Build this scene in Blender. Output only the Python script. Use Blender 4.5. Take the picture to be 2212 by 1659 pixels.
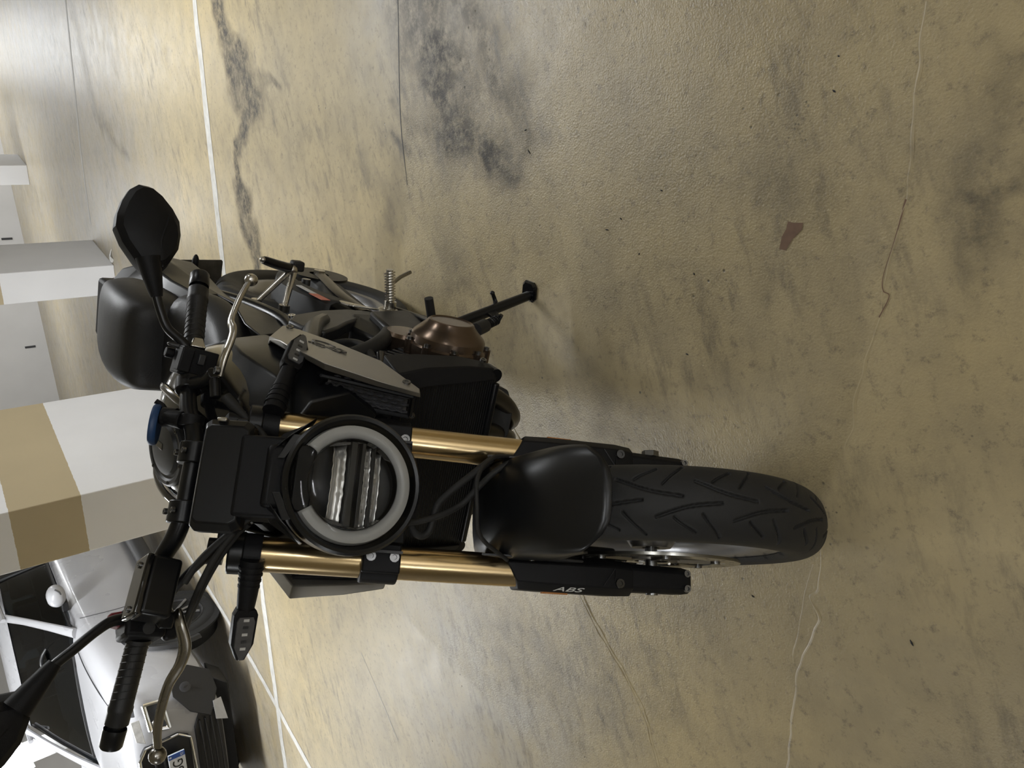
import bpy, bmesh, math, random
import numpy as np
from mathutils import Vector, Matrix, noise as mnoise

for _o in list(bpy.data.objects):
    bpy.data.objects.remove(_o, do_unlink=True)
R = math.radians
SC = bpy.context.scene
COL = SC.collection
rnd = random.Random(7)

# ------------------------------------------------------------------ camera
FPX = 1585.275
PITCH, ROLL, CAMH = 0.629483, 0.221610, 1.23621
_F = Vector((0, math.cos(PITCH), -math.sin(PITCH)))
_R0 = Vector((1, 0, 0))
_U0 = Vector((0, math.sin(PITCH), math.cos(PITCH)))
_r = _R0 * math.cos(ROLL) - _U0 * math.sin(ROLL)
_t = _R0 * math.sin(ROLL) + _U0 * math.cos(ROLL)
cam_d = bpy.data.cameras.new('camera')
cam = bpy.data.objects.new('camera', cam_d)
COL.objects.link(cam)
cam_d.sensor_fit = 'HORIZONTAL'
cam_d.sensor_width = 36.0
cam_d.lens = FPX * 36.0 / 2212.0
cam_d.clip_start = 0.02
cam_d.clip_end = 200
_m = Matrix.Identity(4)                      # the photograph lies on its side: image right is the scene's down
for i in range(3):
    _m[i][0] = -_t[i]
    _m[i][1] = _r[i]
    _m[i][2] = -_F[i]
_m[2][3] = CAMH
cam.matrix_world = _m
SC.camera = cam

# ------------------------------------------------------------------ world, exposure, lamps
W = bpy.data.worlds.new('world')
SC.world = W
W.use_nodes = True
W.node_tree.nodes['Background'].inputs[0].default_value = (0.5, 0.52, 0.55, 1)
W.node_tree.nodes['Background'].inputs[1].default_value = 0.02
SC.view_settings.view_transform = 'Standard'
SC.view_settings.look = 'None'
SC.view_settings.gamma = 1.0
SC.view_settings.use_curve_mapping = False
SC.view_settings.exposure = -0.05
CEIL = 2.62
LAMPS = [  # x, y, z of the tube, turn about z, length, watts
    (2.55, 3.95, 2.50, R(-15), 1.25, 100),
    (-2.60, 7.10, 2.50, R(-15), 1.25, 74),
    (-0.95, 5.30, 2.50, R(-15), 1.25, 85),  # extra unseen batten, added to brighten the floor before the car
    (0.55, -1.50, 2.50, R(-15), 1.25, 16),  # weak unseen batten, added as fill from the camera side
    (1.90, -7.40, 2.50, R(-15), 1.5, 150),
    (-2.60, -7.40, 2.50, R(-15), 1.5, 80),
    (6.20, -6.20, 2.50, R(-15), 1.5, 80),
    (7.2, 13.4, 2.50, R(-15), 1.5, 115),
    (10.8, 20.5, 2.50, R(-15), 1.5, 170),
    (3.2, 11.6, 2.50, R(-15), 1.5, 85),
    (-3.6, 1.0, 2.50, R(-15), 1.25, 26),
    (5.4, 1.4, 2.50, R(-15), 1.25, 60),
    (-6.0, 11.2, 2.50, R(-15), 1.25, 90),
]
def area_light(name, loc, rz, ln, w, rot=None):
    d = bpy.data.lights.new(name, 'AREA')
    d.shape = 'RECTANGLE'
    d.size = ln
    d.size_y = 0.22
    d.energy = w
    d.color = (0.955, 0.98, 1.0)
    o = bpy.data.objects.new(name, d)
    COL.objects.link(o)
    o.location = loc
    o.rotation_euler = rot or (0, 0, rz)
    return o
for i, (x, y, z, a, ln, w) in enumerate(LAMPS):
    area_light('tube_light', (x, y, z - 0.03), a, ln, w)
area_light('wall_tube_light', (-3.40, 12.26, 1.52), 0, 0.45, 8, (R(90), R(-14), 0))

# ------------------------------------------------------------------ materials
def lin(c):
    return tuple((v / 255 / 12.92) if v / 255 <= 0.04045 else ((v / 255 + 0.055) / 1.055) ** 2.4 for v in c)
MATS = {}
def mat(name, col, rough=0.5, metal=0.0, var=0.12, vscale=25.0, bump=0.0, bscale=200.0, coat=0.0, spec=0.5, emit=None, es=0.0):
    """principled material with a little procedural mottling, roughness variation and grain"""
    m = bpy.data.materials.new(name)
    m.use_nodes = True
    nt = m.node_tree
    b = nt.nodes['Principled BSDF']
    N = nt.nodes.new
    L = nt.links.new
    tc = N('ShaderNodeTexCoord')
    nz = N('ShaderNodeTexNoise')
    nz.inputs['Scale'].default_value = vscale
    nz.inputs['Detail'].default_value = 4
    L(tc.outputs['Object'], nz.inputs['Vector'])
    mx = N('ShaderNodeMix')
    mx.data_type = 'RGBA'
    c = col if len(col) == 3 else col[:3]
    mx.inputs[6].default_value = tuple(v * (1 - var) for v in c) + (1,)
    mx.inputs[7].default_value = tuple(min(1, v * (1 + var)) for v in c) + (1,)
    L(nz.outputs['Fac'], mx.inputs[0])
    L(mx.outputs[2], b.inputs['Base Color'])
    mr = N('ShaderNodeMapRange')
    mr.inputs['To Min'].default_value = max(0.02, rough * 0.88)
    mr.inputs['To Max'].default_value = min(1, rough * 1.12)
    L(nz.outputs['Fac'], mr.inputs['Value'])
    L(mr.outputs[0], b.inputs['Roughness'])
    b.inputs['Metallic'].default_value = metal
    b.inputs['Specular IOR Level'].default_value = spec
    b.inputs['Coat Weight'].default_value = coat
    b.inputs['Coat Roughness'].default_value = 0.08
    if emit:
        b.inputs['Emission Color'].default_value = tuple(emit) + (1,)
        b.inputs['Emission Strength'].default_value = es
    if bump:
        n2 = N('ShaderNodeTexNoise')
        n2.inputs['Scale'].default_value = bscale
        n2.inputs['Detail'].default_value = 2
        L(tc.outputs['Object'], n2.inputs['Vector'])
        bp = N('ShaderNodeBump')
        bp.inputs['Strength'].default_value = bump
        bp.inputs['Distance'].default_value = 0.001
        L(n2.outputs['Fac'], bp.inputs['Height'])
        L(bp.outputs[0], b.inputs['Normal'])
    MATS[name] = m
    return m
mat('black_plastic', (0.0070, 0.0070, 0.0080), 0.48, bump=0.25, bscale=900, spec=0.18)
mat('black_satin', (0.0060, 0.0062, 0.0072), 0.30, spec=0.32)
mat('black_matte_paint', (0.0060, 0.0064, 0.0075), 0.34, spec=0.45)
mat('black_gloss', (0.006, 0.006, 0.007), 0.12, coat=0.6)
mat('grey_satin', (0.018, 0.0185, 0.0205), 0.42)
mat('swingarm_grey', (0.024, 0.024, 0.024), 0.6, spec=0.35)
mat('rubber', (0.016, 0.0157, 0.0155), 0.62, bump=0.15, bscale=600, spec=0.35)
mat('grip_rubber', (0.008, 0.008, 0.009), 0.45, bump=0.2, bscale=900)
mat('seat_vinyl', (0.0105, 0.0105, 0.012), 0.50, bump=0.35, bscale=500)
mat('gold', (0.66, 0.505, 0.285), 0.21, metal=1.0, var=0.05)
mat('gold_edge', (0.60, 0.48, 0.30), 0.3, metal=1.0, var=0.05)
mat('silver_paint', (0.30, 0.285, 0.255), 0.36, metal=0.65, var=0.04)
mat('badge_dark', (0.075, 0.07, 0.062), 0.4, metal=0.4)
mat('alu', (0.52, 0.50, 0.46), 0.28, metal=1.0, var=0.08)
mat('alu_dark', (0.30, 0.285, 0.26), 0.28, metal=1.0, var=0.08)
mat('chrome', (0.75, 0.75, 0.75), 0.10, metal=1.0, var=0.04)
mat('bolt_steel', (0.20, 0.20, 0.20), 0.3, metal=1.0)
mat('bronze', (0.135, 0.098, 0.072), 0.24, metal=0.85, var=0.08)
mat('engine_black', (0.005, 0.005, 0.0055), 0.42, spec=0.25)
mat('rim_grey', (0.30, 0.30, 0.31), 0.30, metal=0.8, var=0.06)
mat('disc_steel', (0.34, 0.33, 0.30), 0.24, metal=1.0, var=0.1, vscale=60)
mat('pipe_steel', (0.06, 0.054, 0.045), 0.32, metal=0.9)
mat('lamp_ring', (0.50, 0.50, 0.49), 0.30, var=0.03)
mat('lamp_inner', (0.012, 0.012, 0.012), 0.35)
mat('reflector', (0.60, 0.59, 0.57), 0.30, metal=0.7, var=0.35, vscale=30)
mat('signal_lens', (0.075, 0.075, 0.078), 0.22, var=0.25, vscale=120, coat=0.5)
mat('blue_pad', (0.012, 0.045, 0.13), 0.45)
mat('red_button', (0.16, 0.012, 0.02), 0.3)
mat('red_sticker', (0.50, 0.13, 0.085), 0.5, var=0.05)
mat('white_sticker', (0.55, 0.56, 0.58), 0.5, var=0.3, vscale=300)
mat('amber', (0.45, 0.17, 0.03), 0.25)
mat('label_white', (0.62, 0.62, 0.60), 0.4)
mat('plate_back', (0.085, 0.078, 0.065), 0.45, metal=0.4, var=0.5, vscale=40)
mat('mirror_glass', (0.8, 0.8, 0.8), 0.03, metal=1.0, var=0.01)
mat('screen', (0.01, 0.012, 0.015), 0.1, coat=0.5)
mat('car_white', (0.36, 0.36, 0.375), 0.28, coat=0.25, var=0.03, vscale=2)
mat('car_black', (0.010, 0.010, 0.011), 0.45)
mat('car_dark_trim', (0.025, 0.025, 0.028), 0.4)
mat('car_tyre', (0.012, 0.012, 0.012), 0.8)
mat('car_alloy', (0.22, 0.22, 0.225), 0.3, metal=0.8)
mat('car_silver', (0.50, 0.52, 0.58), 0.35, metal=0.3)
mat('plate_white', (0.66, 0.68, 0.72), 0.35, var=0.03)
mat('plate_blue', (0.04, 0.10, 0.38), 0.35, var=0.05)
mat('ink', (0.012, 0.012, 0.014), 0.5)
mat('line_white', (0.50, 0.49, 0.46), 0.6, var=0.35, vscale=22)
mat('comb_grey', (0.075, 0.075, 0.08), 0.32)
mat('seam', (0.26, 0.24, 0.19), 0.3, var=0.3, vscale=60)
mat('rust_flake', (0.16, 0.095, 0.06), 0.5, var=0.3, vscale=80)
mat('wall_paint', (0.56, 0.55, 0.54), 0.7, var=0.12, vscale=1.6, bump=0.3, bscale=60)
mat('ceiling_paint', (0.55, 0.55, 0.53), 0.8, var=0.1, vscale=1.5, bump=0.3, bscale=40)
mat('dark_slot', (0.03, 0.03, 0.032), 0.6)
mat('red_paint', (0.62, 0.10, 0.13), 0.5, var=0.2, vscale=30)
mat('lamp_white', (0.7, 0.7, 0.7), 0.4)
mat('tube_glow', (0.9, 0.9, 0.9), 0.4, emit=(0.955, 0.98, 1.0), es=46)
mat('tube_glow_cool', (0.9, 0.9, 0.9), 0.4, emit=(0.75, 0.83, 1.0), es=9)

def clear_glass(name, tint=(0.9, 0.9, 0.9), ior=1.5):
    m = bpy.data.materials.new(name)
    m.use_nodes = True
    nt = m.node_tree
    nt.nodes.clear()
    N = nt.nodes.new
    out = N('ShaderNodeOutputMaterial')
    mx = N('ShaderNodeMixShader')
    fr = N('ShaderNodeFresnel')
    fr.inputs[0].default_value = ior
    tr = N('ShaderNodeBsdfTransparent')
    tr.inputs[0].default_value = tuple(tint) + (1,)
    gl = N('ShaderNodeBsdfGlossy')
    gl.inputs['Roughness'].default_value = 0.05
    nt.links.new(fr.outputs[0], mx.inputs[0])
    nt.links.new(tr.outputs[0], mx.inputs[1])
    nt.links.new(gl.outputs[0], mx.inputs[2])
    nt.links.new(mx.outputs[0], out.inputs[0])
    MATS[name] = m
clear_glass('lens_glass', (0.85, 0.85, 0.84), 1.25)
clear_glass('car_glass', (0.16, 0.19, 0.21), 1.5)

def floor_material():
    m = bpy.data.materials.new('sealed_concrete')
    m.use_nodes = True
    nt = m.node_tree
    b = nt.nodes['Principled BSDF']
    N, L = nt.nodes.new, nt.links.new
    tc = N('ShaderNodeTexCoord')
    def nz(scale, detail=4, rough=0.55, vec=None):
        n = N('ShaderNodeTexNoise')
        n.inputs['Scale'].default_value = scale
        n.inputs['Detail'].default_value = detail
        n.inputs['Roughness'].default_value = rough
        L(vec or tc.outputs['Object'], n.inputs['Vector'])
        return n
    def ramp(src, p0, p1, c0=(0, 0, 0, 1), c1=(1, 1, 1, 1)):
        r = N('ShaderNodeValToRGB')
        r.color_ramp.elements[0].position = p0
        r.color_ramp.elements[1].position = p1
        r.color_ramp.elements[0].color = c0
        r.color_ramp.elements[1].color = c1
        L(src, r.inputs[0])
        return r
    def mix(fac, a, bb):
        x = N('ShaderNodeMix')
        x.data_type = 'RGBA'
        if fac is not None:
            L(fac, x.inputs[0])
        for k, s in ((6, a), (7, bb)):
            if isinstance(s, tuple):
                x.inputs[k].default_value = s
            else:
                L(s, x.inputs[k])
        return x
    big = nz(1.1, 5)
    base = ramp(big.outputs['Fac'], 0.35, 0.68, (0.430, 0.345, 0.188, 1), (0.355, 0.296, 0.185, 1))
    mid = nz(7, 5, 0.65)
    midr = ramp(mid.outputs['Fac'], 0.42, 0.75, (0, 0, 0, 1), (0.45, 0.45, 0.45, 1))
    c1 = mix(midr.outputs[0], base.outputs[0], (0.200, 0.168, 0.115, 1))
    # grey scuffs plus pale sheen of far wall and lamps painted in (vertex attribute)
    at = N('ShaderNodeAttribute')
    at.attribute_name = 'wear_sheen'
    wn = nz(5, 6, 0.7)
    wm = N('ShaderNodeMath'); wm.operation = 'MULTIPLY'
    L(at.outputs['Fac'], wm.inputs[0])
    wr = ramp(wn.outputs['Fac'], 0.3, 0.62)
    L(wr.outputs[0], wm.inputs[1])
    c2 = mix(wm.outputs[0], c1.outputs[2], (0.36, 0.338, 0.305, 1))
    st = N('ShaderNodeAttribute')
    st.attribute_name = 'stain'
    sn = nz(20, 10, 0.78)
    sr = ramp(sn.outputs['Fac'], 0.34, 0.56, (0.25, 0.25, 0.25, 1), (1, 1, 1, 1))
    sm = N('ShaderNodeMath'); sm.operation = 'MULTIPLY'
    L(st.outputs['Fac'], sm.inputs[0])
    L(sr.outputs[0], sm.inputs[1])
    c3 = mix(sm.outputs[0], c2.outputs[2], (0.050, 0.043, 0.034, 1))
    # specks and pits
    vo = N('ShaderNodeTexVoronoi')
    vo.inputs['Scale'].default_value = 26
    L(tc.outputs['Object'], vo.inputs['Vector'])
    vr = ramp(vo.outputs['Distance'], 0.05, 0.11, (1, 1, 1, 1), (0, 0, 0, 1))
    pn = nz(3.0, 2)
    pr = ramp(pn.outputs['Fac'], 0.52, 0.62)
    pm = N('ShaderNodeMath'); pm.operation = 'MULTIPLY'
    L(vr.outputs[0], pm.inputs[0]); L(pr.outputs[0], pm.inputs[1])
    c4 = mix(pm.outputs[0], c3.outputs[2], (0.10, 0.088, 0.066, 1))
    v2 = N('ShaderNodeTexVoronoi')
    v2.inputs['Scale'].default_value = 75
    L(tc.outputs['Object'], v2.inputs['Vector'])
    v2r = ramp(v2.outputs['Distance'], 0.10, 0.20, (1, 1, 1, 1), (0, 0, 0, 1))
    p2 = nz(4.5, 3, 0.6)
    p2r = ramp(p2.outputs['Fac'], 0.56, 0.66)
    p2m = N('ShaderNodeMath'); p2m.operation = 'MULTIPLY'
    L(v2r.outputs[0], p2m.inputs[0]); L(p2r.outputs[0], p2m.inputs[1])
    p2s = N('ShaderNodeMath'); p2s.operation = 'MULTIPLY'; p2s.inputs[1].default_value = 0.75
    L(p2m.outputs[0], p2s.inputs[0])
    c5 = mix(p2s.outputs[0], c4.outputs[2], (0.075, 0.066, 0.052, 1))
    sm2 = nz(2.3, 6, 0.62)
    s2r = ramp(sm2.outputs['Fac'], 0.56, 0.74, (0, 0, 0, 1), (0.5, 0.5, 0.5, 1))
    c6 = mix(s2r.outputs[0], c5.outputs[2], (0.155, 0.135, 0.100, 1))
    # streaky rubber scuffs, drawn out along the driving direction
    mpp = N('ShaderNodeMapping')
    mpp.inputs['Rotation'].default_value = (0, 0, R(-17))
    mpp.inputs['Scale'].default_value = (3.0, 9.0, 1.0)
    L(tc.outputs['Object'], mpp.inputs['Vector'])
    s3 = nz(2.2, 10, 0.75, mpp.outputs[0])
    s3r = ramp(s3.outputs['Fac'], 0.50, 0.66, (0, 0, 0, 1), (0.8, 0.8, 0.8, 1))
    s4 = nz(1.6, 3, 0.5)
    s4r = ramp(s4.outputs['Fac'], 0.42, 0.62)
    s5 = N('ShaderNodeMath'); s5.operation = 'MULTIPLY'
    L(s3r.outputs[0], s5.inputs[0]); L(s4r.outputs[0], s5.inputs[1])
    c7 = mix(s5.outputs[0], c6.outputs[2], (0.105, 0.092, 0.072, 1))
    s6 = nz(34, 8, 0.8)
    s6r = ramp(s6.outputs['Fac'], 0.54, 0.66, (0, 0, 0, 1), (0.7, 0.7, 0.7, 1))
    c8 = mix(s6r.outputs[0], c7.outputs[2], (0.14, 0.118, 0.085, 1))
    L(c8.outputs[2], b.inputs['Base Color'])
    rn = nz(9, 4, 0.6)
    rr = N('ShaderNodeMapRange')
    rr.inputs['To Min'].default_value = 0.28
    rr.inputs['To Max'].default_value = 0.50
    L(rn.outputs['Fac'], rr.inputs['Value'])
    ra = N('ShaderNodeMath'); ra.operation = 'MULTIPLY_ADD'; ra.inputs[1].default_value = 0.22
    L(sm.outputs[0], ra.inputs[0]); L(rr.outputs[0], ra.inputs[2])
    L(ra.outputs[0], b.inputs['Roughness'])
    b.inputs['Specular IOR Level'].default_value = 0.45
    peel = nz(230, 2, 0.5)
    peel2 = nz(85, 3, 0.55)
    ad = N('ShaderNodeMath'); ad.operation = 'ADD'
    L(peel.outputs['Fac'], ad.inputs[0]); L(peel2.outputs['Fac'], ad.inputs[1])
    pa = N('ShaderNodeAttribute'); pa.attribute_name = 'peel'
    pk = N('ShaderNodeMath'); pk.operation = 'MULTIPLY'
    L(ad.outputs[0], pk.inputs[0]); L(pa.outputs['Fac'], pk.inputs[1])
    ad2 = N('ShaderNodeMath'); ad2.operation = 'SUBTRACT'
    L(pk.outputs[0], ad2.inputs[0]); L(pm.outputs[0], ad2.inputs[1])
    bp = N('ShaderNodeBump')
    bp.inputs['Strength'].default_value = 0.8
    bp.inputs['Distance'].default_value = 0.0013
    L(ad2.outputs[0], bp.inputs['Height'])
    L(bp.outputs[0], b.inputs['Normal'])
    MATS['floor'] = m
floor_material()

def pillar_material():
    m = bpy.data.materials.new('pillar_paint')
    m.use_nodes = True
    nt = m.node_tree
    b = nt.nodes['Principled BSDF']
    N, L = nt.nodes.new, nt.links.new
    tc = N('ShaderNodeTexCoord')
    sx = N('ShaderNodeSeparateXYZ')
    L(tc.outputs['Object'], sx.inputs[0])
    n = N('ShaderNodeTexNoise'); n.inputs['Scale'].default_value = 40; n.inputs['Detail'].default_value = 3
    L(tc.outputs['Object'], n.inputs['Vector'])
    wob = N('ShaderNodeMath'); wob.operation = 'MULTIPLY_ADD'
    L(n.outputs['Fac'], wob.inputs[0]); wob.inputs[1].default_value = 0.008; L(sx.outputs['Z'], wob.inputs[2])
    r = N('ShaderNodeValToRGB')
    r.color_ramp.interpolation = 'CONSTANT'
    e = r.color_ramp.elements
    e[0].position = 0; e[0].color = (0.74, 0.74, 0.755, 1)
    e[1].position = 0.853 / 2.0; e[1].color = (0.44, 0.365, 0.235, 1)
    k = e.new(1.178 / 2.0); k.color = (0.74, 0.74, 0.755, 1)
    dv = N('ShaderNodeMath'); dv.operation = 'MULTIPLY'; dv.inputs[1].default_value = 0.5
    L(wob.outputs[0], dv.inputs[0])
    L(dv.outputs[0], r.inputs[0])
    n2 = N('ShaderNodeTexNoise'); n2.inputs['Scale'].default_value = 2.5; n2.inputs['Detail'].default_value = 5
    L(tc.outputs['Object'], n2.inputs['Vector'])
    mr = N('ShaderNodeMapRange'); mr.inputs['To Min'].default_value = 0.9; mr.inputs['To Max'].default_value = 1.06
    L(n2.outputs['Fac'], mr.inputs['Value'])
    mx = N('ShaderNodeMix'); mx.data_type = 'RGBA'; mx.blend_type = 'MULTIPLY'; mx.inputs[0].default_value = 1
    L(r.outputs[0], mx.inputs[6]); L(mr.outputs[0], mx.inputs[7])
    L(mx.outputs[2], b.inputs['Base Color'])
    b.inputs['Roughness'].default_value = 0.5
    bp = N('ShaderNodeBump'); bp.inputs['Strength'].default_value = 0.25; bp.inputs['Distance'].default_value = 0.002
    L(n.outputs['Fac'], bp.inputs['Height']); L(bp.outputs[0], b.inputs['Normal'])
    MATS['pillar'] = m
pillar_material()

def radiator_material():
    m = mat('radiator_fins', (0.006, 0.006, 0.0065), 0.45, spec=0.3)
    nt = m.node_tree
    b = nt.nodes['Principled BSDF']
    tc = nt.nodes.new('ShaderNodeTexCoord')
    w = nt.nodes.new('ShaderNodeTexWave')
    w.bands_direction = 'Z'
    w.inputs['Scale'].default_value = 60
    bp = nt.nodes.new('ShaderNodeBump')
    bp.inputs['Strength'].default_value = 0.8
    bp.inputs['Distance'].default_value = 0.003
    nt.links.new(tc.outputs['Object'], w.inputs['Vector'])
    nt.links.new(w.outputs['Fac'], bp.inputs['Height'])
    nt.links.new(bp.outputs[0], b.inputs['Normal'])
radiator_material()

# ------------------------------------------------------------------ mesh helpers
def vec(p):
    return Vector(p)
def catmull(pts, n=6):
    pts = [Vector(p) for p in pts]
    if len(pts) < 3:
        return pts
    out = []
    P = [pts[0] * 2 - pts[1]] + pts + [pts[-1] * 2 - pts[-2]]
    for i in range(1, len(P) - 2):
        a, b, c, d = P[i - 1], P[i], P[i + 1], P[i + 2]
        for k in range(n):
            t = k / n
            out.append(0.5 * ((2 * b) + (c - a) * t + (2 * a - 5 * b + 4 * c - d) * t * t + (3 * b - a - 3 * c + d) * t ** 3))
    out.append(pts[-1])
    return out
def interp(vals, n_out):
    xs = np.linspace(0, len(vals) - 1, n_out)
    return list(np.interp(xs, range(len(vals)), vals))

class MB:
    def __init__(s):
        s.v = []
        s.f = []
    def add(s, verts, faces):
        o = len(s.v)
        s.v += [tuple(v) for v in verts]
        s.f += [tuple(i + o for i in f) for f in faces]
        return s
    def box(s, c, size, rot=None, taper=None):
        hx, hy, hz = (d / 2 for d in size)
        vs = []
        for z in (-1, 1):
            k = taper if (taper and z > 0) else 1.0
            for x, y in ((-1, -1), (1, -1), (1, 1), (-1, 1)):
                vs.append(Vector((x * hx * k, y * hy * k, z * hz)))
        if rot:
            vs = [rot @ v for v in vs]
        vs = [v + Vector(c) for v in vs]
        return s.add(vs, [(3, 2, 1, 0), (4, 5, 6, 7), (0, 1, 5, 4), (1, 2, 6, 5), (2, 3, 7, 6), (3, 0, 4, 7)])
    def tube(s, path, r, seg=12, sm=5, flat=1.0, caps=True, up=None):
        p = catmull(path, sm) if sm > 1 else [Vector(q) for q in path]
        n = len(p)
        rs = interp(r, n) if isinstance(r, (list, tuple)) else [r] * n
        tang = [(p[min(i + 1, n - 1)] - p[max(i - 1, 0)]).normalized() for i in range(n)]
        u = Vector(up) if up else Vector((0, 0, 1))
        if abs(u.dot(tang[0])) > 0.95 and not up:
            u = Vector((1, 0, 0))
        vs, fs = [], []
        for i in range(n):
            u = (u - tang[i] * u.dot(tang[i])).normalized()
            w = tang[i].cross(u)
            for k in range(seg):
                a = 2 * math.pi * k / seg
                vs.append(p[i] + u * (math.cos(a) * rs[i] * flat) + w * (math.sin(a) * rs[i]))
        for i in range(n - 1):
            for k in range(seg):
                k2 = (k + 1) % seg
                fs.append((i * seg + k, i * seg + k2, (i + 1) * seg + k2, (i + 1) * seg + k))
        if caps:
            fs.append(tuple(range(seg - 1, -1, -1)))
            fs.append(tuple((n - 1) * seg + k for k in range(seg)))
        return s.add(vs, fs)
    def lathe(s, prof, c, axis, seg=32, a0=0.0, a1=2 * math.pi, ref=None, caps=False):
        """prof: (along axis, radius)"""
        ax = Vector(axis).normalized()
        u = Vector(ref) if ref else (Vector((0, 0, 1)) if abs(ax.z) < 0.9 else Vector((1, 0, 0)))
        u = (u - ax * u.dot(ax)).normalized()
        w = ax.cross(u)
        full = abs((a1 - a0) - 2 * math.pi) < 1e-6
        m = seg if full else seg + 1
        vs, fs = [], []
        for (h, r) in prof:
            for k in range(m):
                a = a0 + (a1 - a0) * k / seg
                vs.append(Vector(c) + ax * h + u * (math.cos(a) * r) + w * (math.sin(a) * r))
        for i in range(len(prof) - 1):
            for k in range(seg):
                k2 = (k + 1) % m
                fs.append((i * m + k, i * m + k2, (i + 1) * m + k2, (i + 1) * m + k))
        if caps and full:
            fs.append(tuple(range(m - 1, -1, -1)))
            fs.append(tuple((len(prof) - 1) * m + k for k in range(m)))
        return s.add(vs, fs)
    def cyl(s, a, b, r, seg=16, r2=None):
        a, b = Vector(a), Vector(b)
        return s.lathe([(0, r), ((b - a).length, r if r2 is None else r2)], a, b - a, seg, caps=True)
    def ball(s, c, r, seg=16, sc=(1, 1, 1)):
        n = seg // 2
        vs, fs = [], []
        for i in range(n + 1):
            t = math.pi * i / n
            for k in range(seg):
                a = 2 * math.pi * k / seg
                vs.append((c[0] + r * sc[0] * math.sin(t) * math.cos(a), c[1] + r * sc[1] * math.sin(t) * math.sin(a), c[2] + r * sc[2] * math.cos(t)))
        for i in range(n):
            for k in range(seg):
                fs.append((i * seg + k, (i + 1) * seg + k, (i + 1) * seg + (k + 1) % seg, i * seg + (k + 1) % seg))
        return s.add(vs, fs)
    def loft(s, rings, caps=True, closed=True):
        n = len(rings[0])
        vs = [v for r in rings for v in r]
        fs = []
        for i in range(len(rings) - 1):
            for k in range(n if closed else n - 1):
                k2 = (k + 1) % n
                fs.append((i * n + k, i * n + k2, (i + 1) * n + k2, (i + 1) * n + k))
        if caps and closed:
            fs.append(tuple(range(n - 1, -1, -1)))
            fs.append(tuple((len(rings) - 1) * n + k for k in range(n)))
        return s.add(vs, fs)
    def prism(s, poly, off):
        n = len(poly)
        off = Vector(off)
        a = [Vector(p) for p in poly]
        return s.loft([a, [p + off for p in a]])
    def bolt(s, c, d, r=0.005, h=0.004, seg=10):
        d = Vector(d).normalized()
        return s.lathe([(0, r), (h, r * 0.95), (h, r * 0.5), (h * 0.5, r * 0.45), (h * 0.5, 0.0)], c, d, seg)
    def build(s, name, m, parent=None, xf=None, smooth=40, bevel=0.0, seg=2, solid=0.0, sub=0):
        me = bpy.data.meshes.new(name)
        vs = [xf @ Vector(v) for v in s.v] if xf is not None else s.v
        me.from_pydata([tuple(v) for v in vs], [], s.f)
        bm = bmesh.new()
        bm.from_mesh(me)
        bmesh.ops.remove_doubles(bm, verts=bm.verts, dist=1e-6)
        bmesh.ops.recalc_face_normals(bm, faces=bm.faces)
        bm.to_mesh(me)
        bm.free()
        if smooth:
            me.polygons.foreach_set('use_smooth', [True] * len(me.polygons))
            me.set_sharp_from_angle(angle=R(smooth))
        me.materials.append(MATS[m])
        o = bpy.data.objects.new(name, me)
        COL.objects.link(o)
        if parent:
            o.parent = parent
        if solid:
            q = o.modifiers.new('solid', 'SOLIDIFY')
            q.thickness = solid
            q.offset = -1
        if bevel:
            q = o.modifiers.new('bevel', 'BEVEL')
            q.width = bevel
            q.segments = seg
            q.limit_method = 'ANGLE'
            q.angle_limit = R(28)
            q.harden_normals = False
        if sub:
            q = o.modifiers.new('sub', 'SUBSURF')
            q.levels = sub
            q.render_levels = sub
        return o
def tag(o, label=None, cat=None, group=None, kind=None):
    if label:
        o['label'] = label
    if cat:
        o['category'] = cat
    if group:
        o['group'] = group
    if kind:
        o['kind'] = kind
    return o
def empty(name, loc=(0, 0, 0), rot=(0, 0, 0)):
    o = bpy.data.objects.new(name, None)
    o.empty_display_size = 0.1
    COL.objects.link(o)
    o.location = loc
    o.rotation_euler = rot
    return o
def text_mesh(txt, size, o, right, up, depth=0.0004, shear=0.0, sx=1.0, align='LEFT'):
    """flat lettering as an MB: origin o, reading along right, letters upright along up"""
    cu = bpy.data.curves.new('lettering', 'FONT')
    cu.body = txt
    cu.size = size
    cu.shear = shear
    cu.extrude = depth
    cu.align_x = align
    ob = bpy.data.objects.new('lettering', cu)
    COL.objects.link(ob)
    bpy.context.view_layer.update()
    me = bpy.data.meshes.new_from_object(ob)
    r_, u_ = Vector(right).normalized(), Vector(up).normalized()
    n_ = r_.cross(u_)
    mb = MB()
    mb.add([Vector(o) + r_ * (v.co.x * sx) + u_ * v.co.y + n_ * v.co.z for v in me.vertices], [tuple(p.vertices) for p in me.polygons])
    bpy.data.objects.remove(ob, do_unlink=True)
    bpy.data.meshes.remove(me)
    return mb
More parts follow.
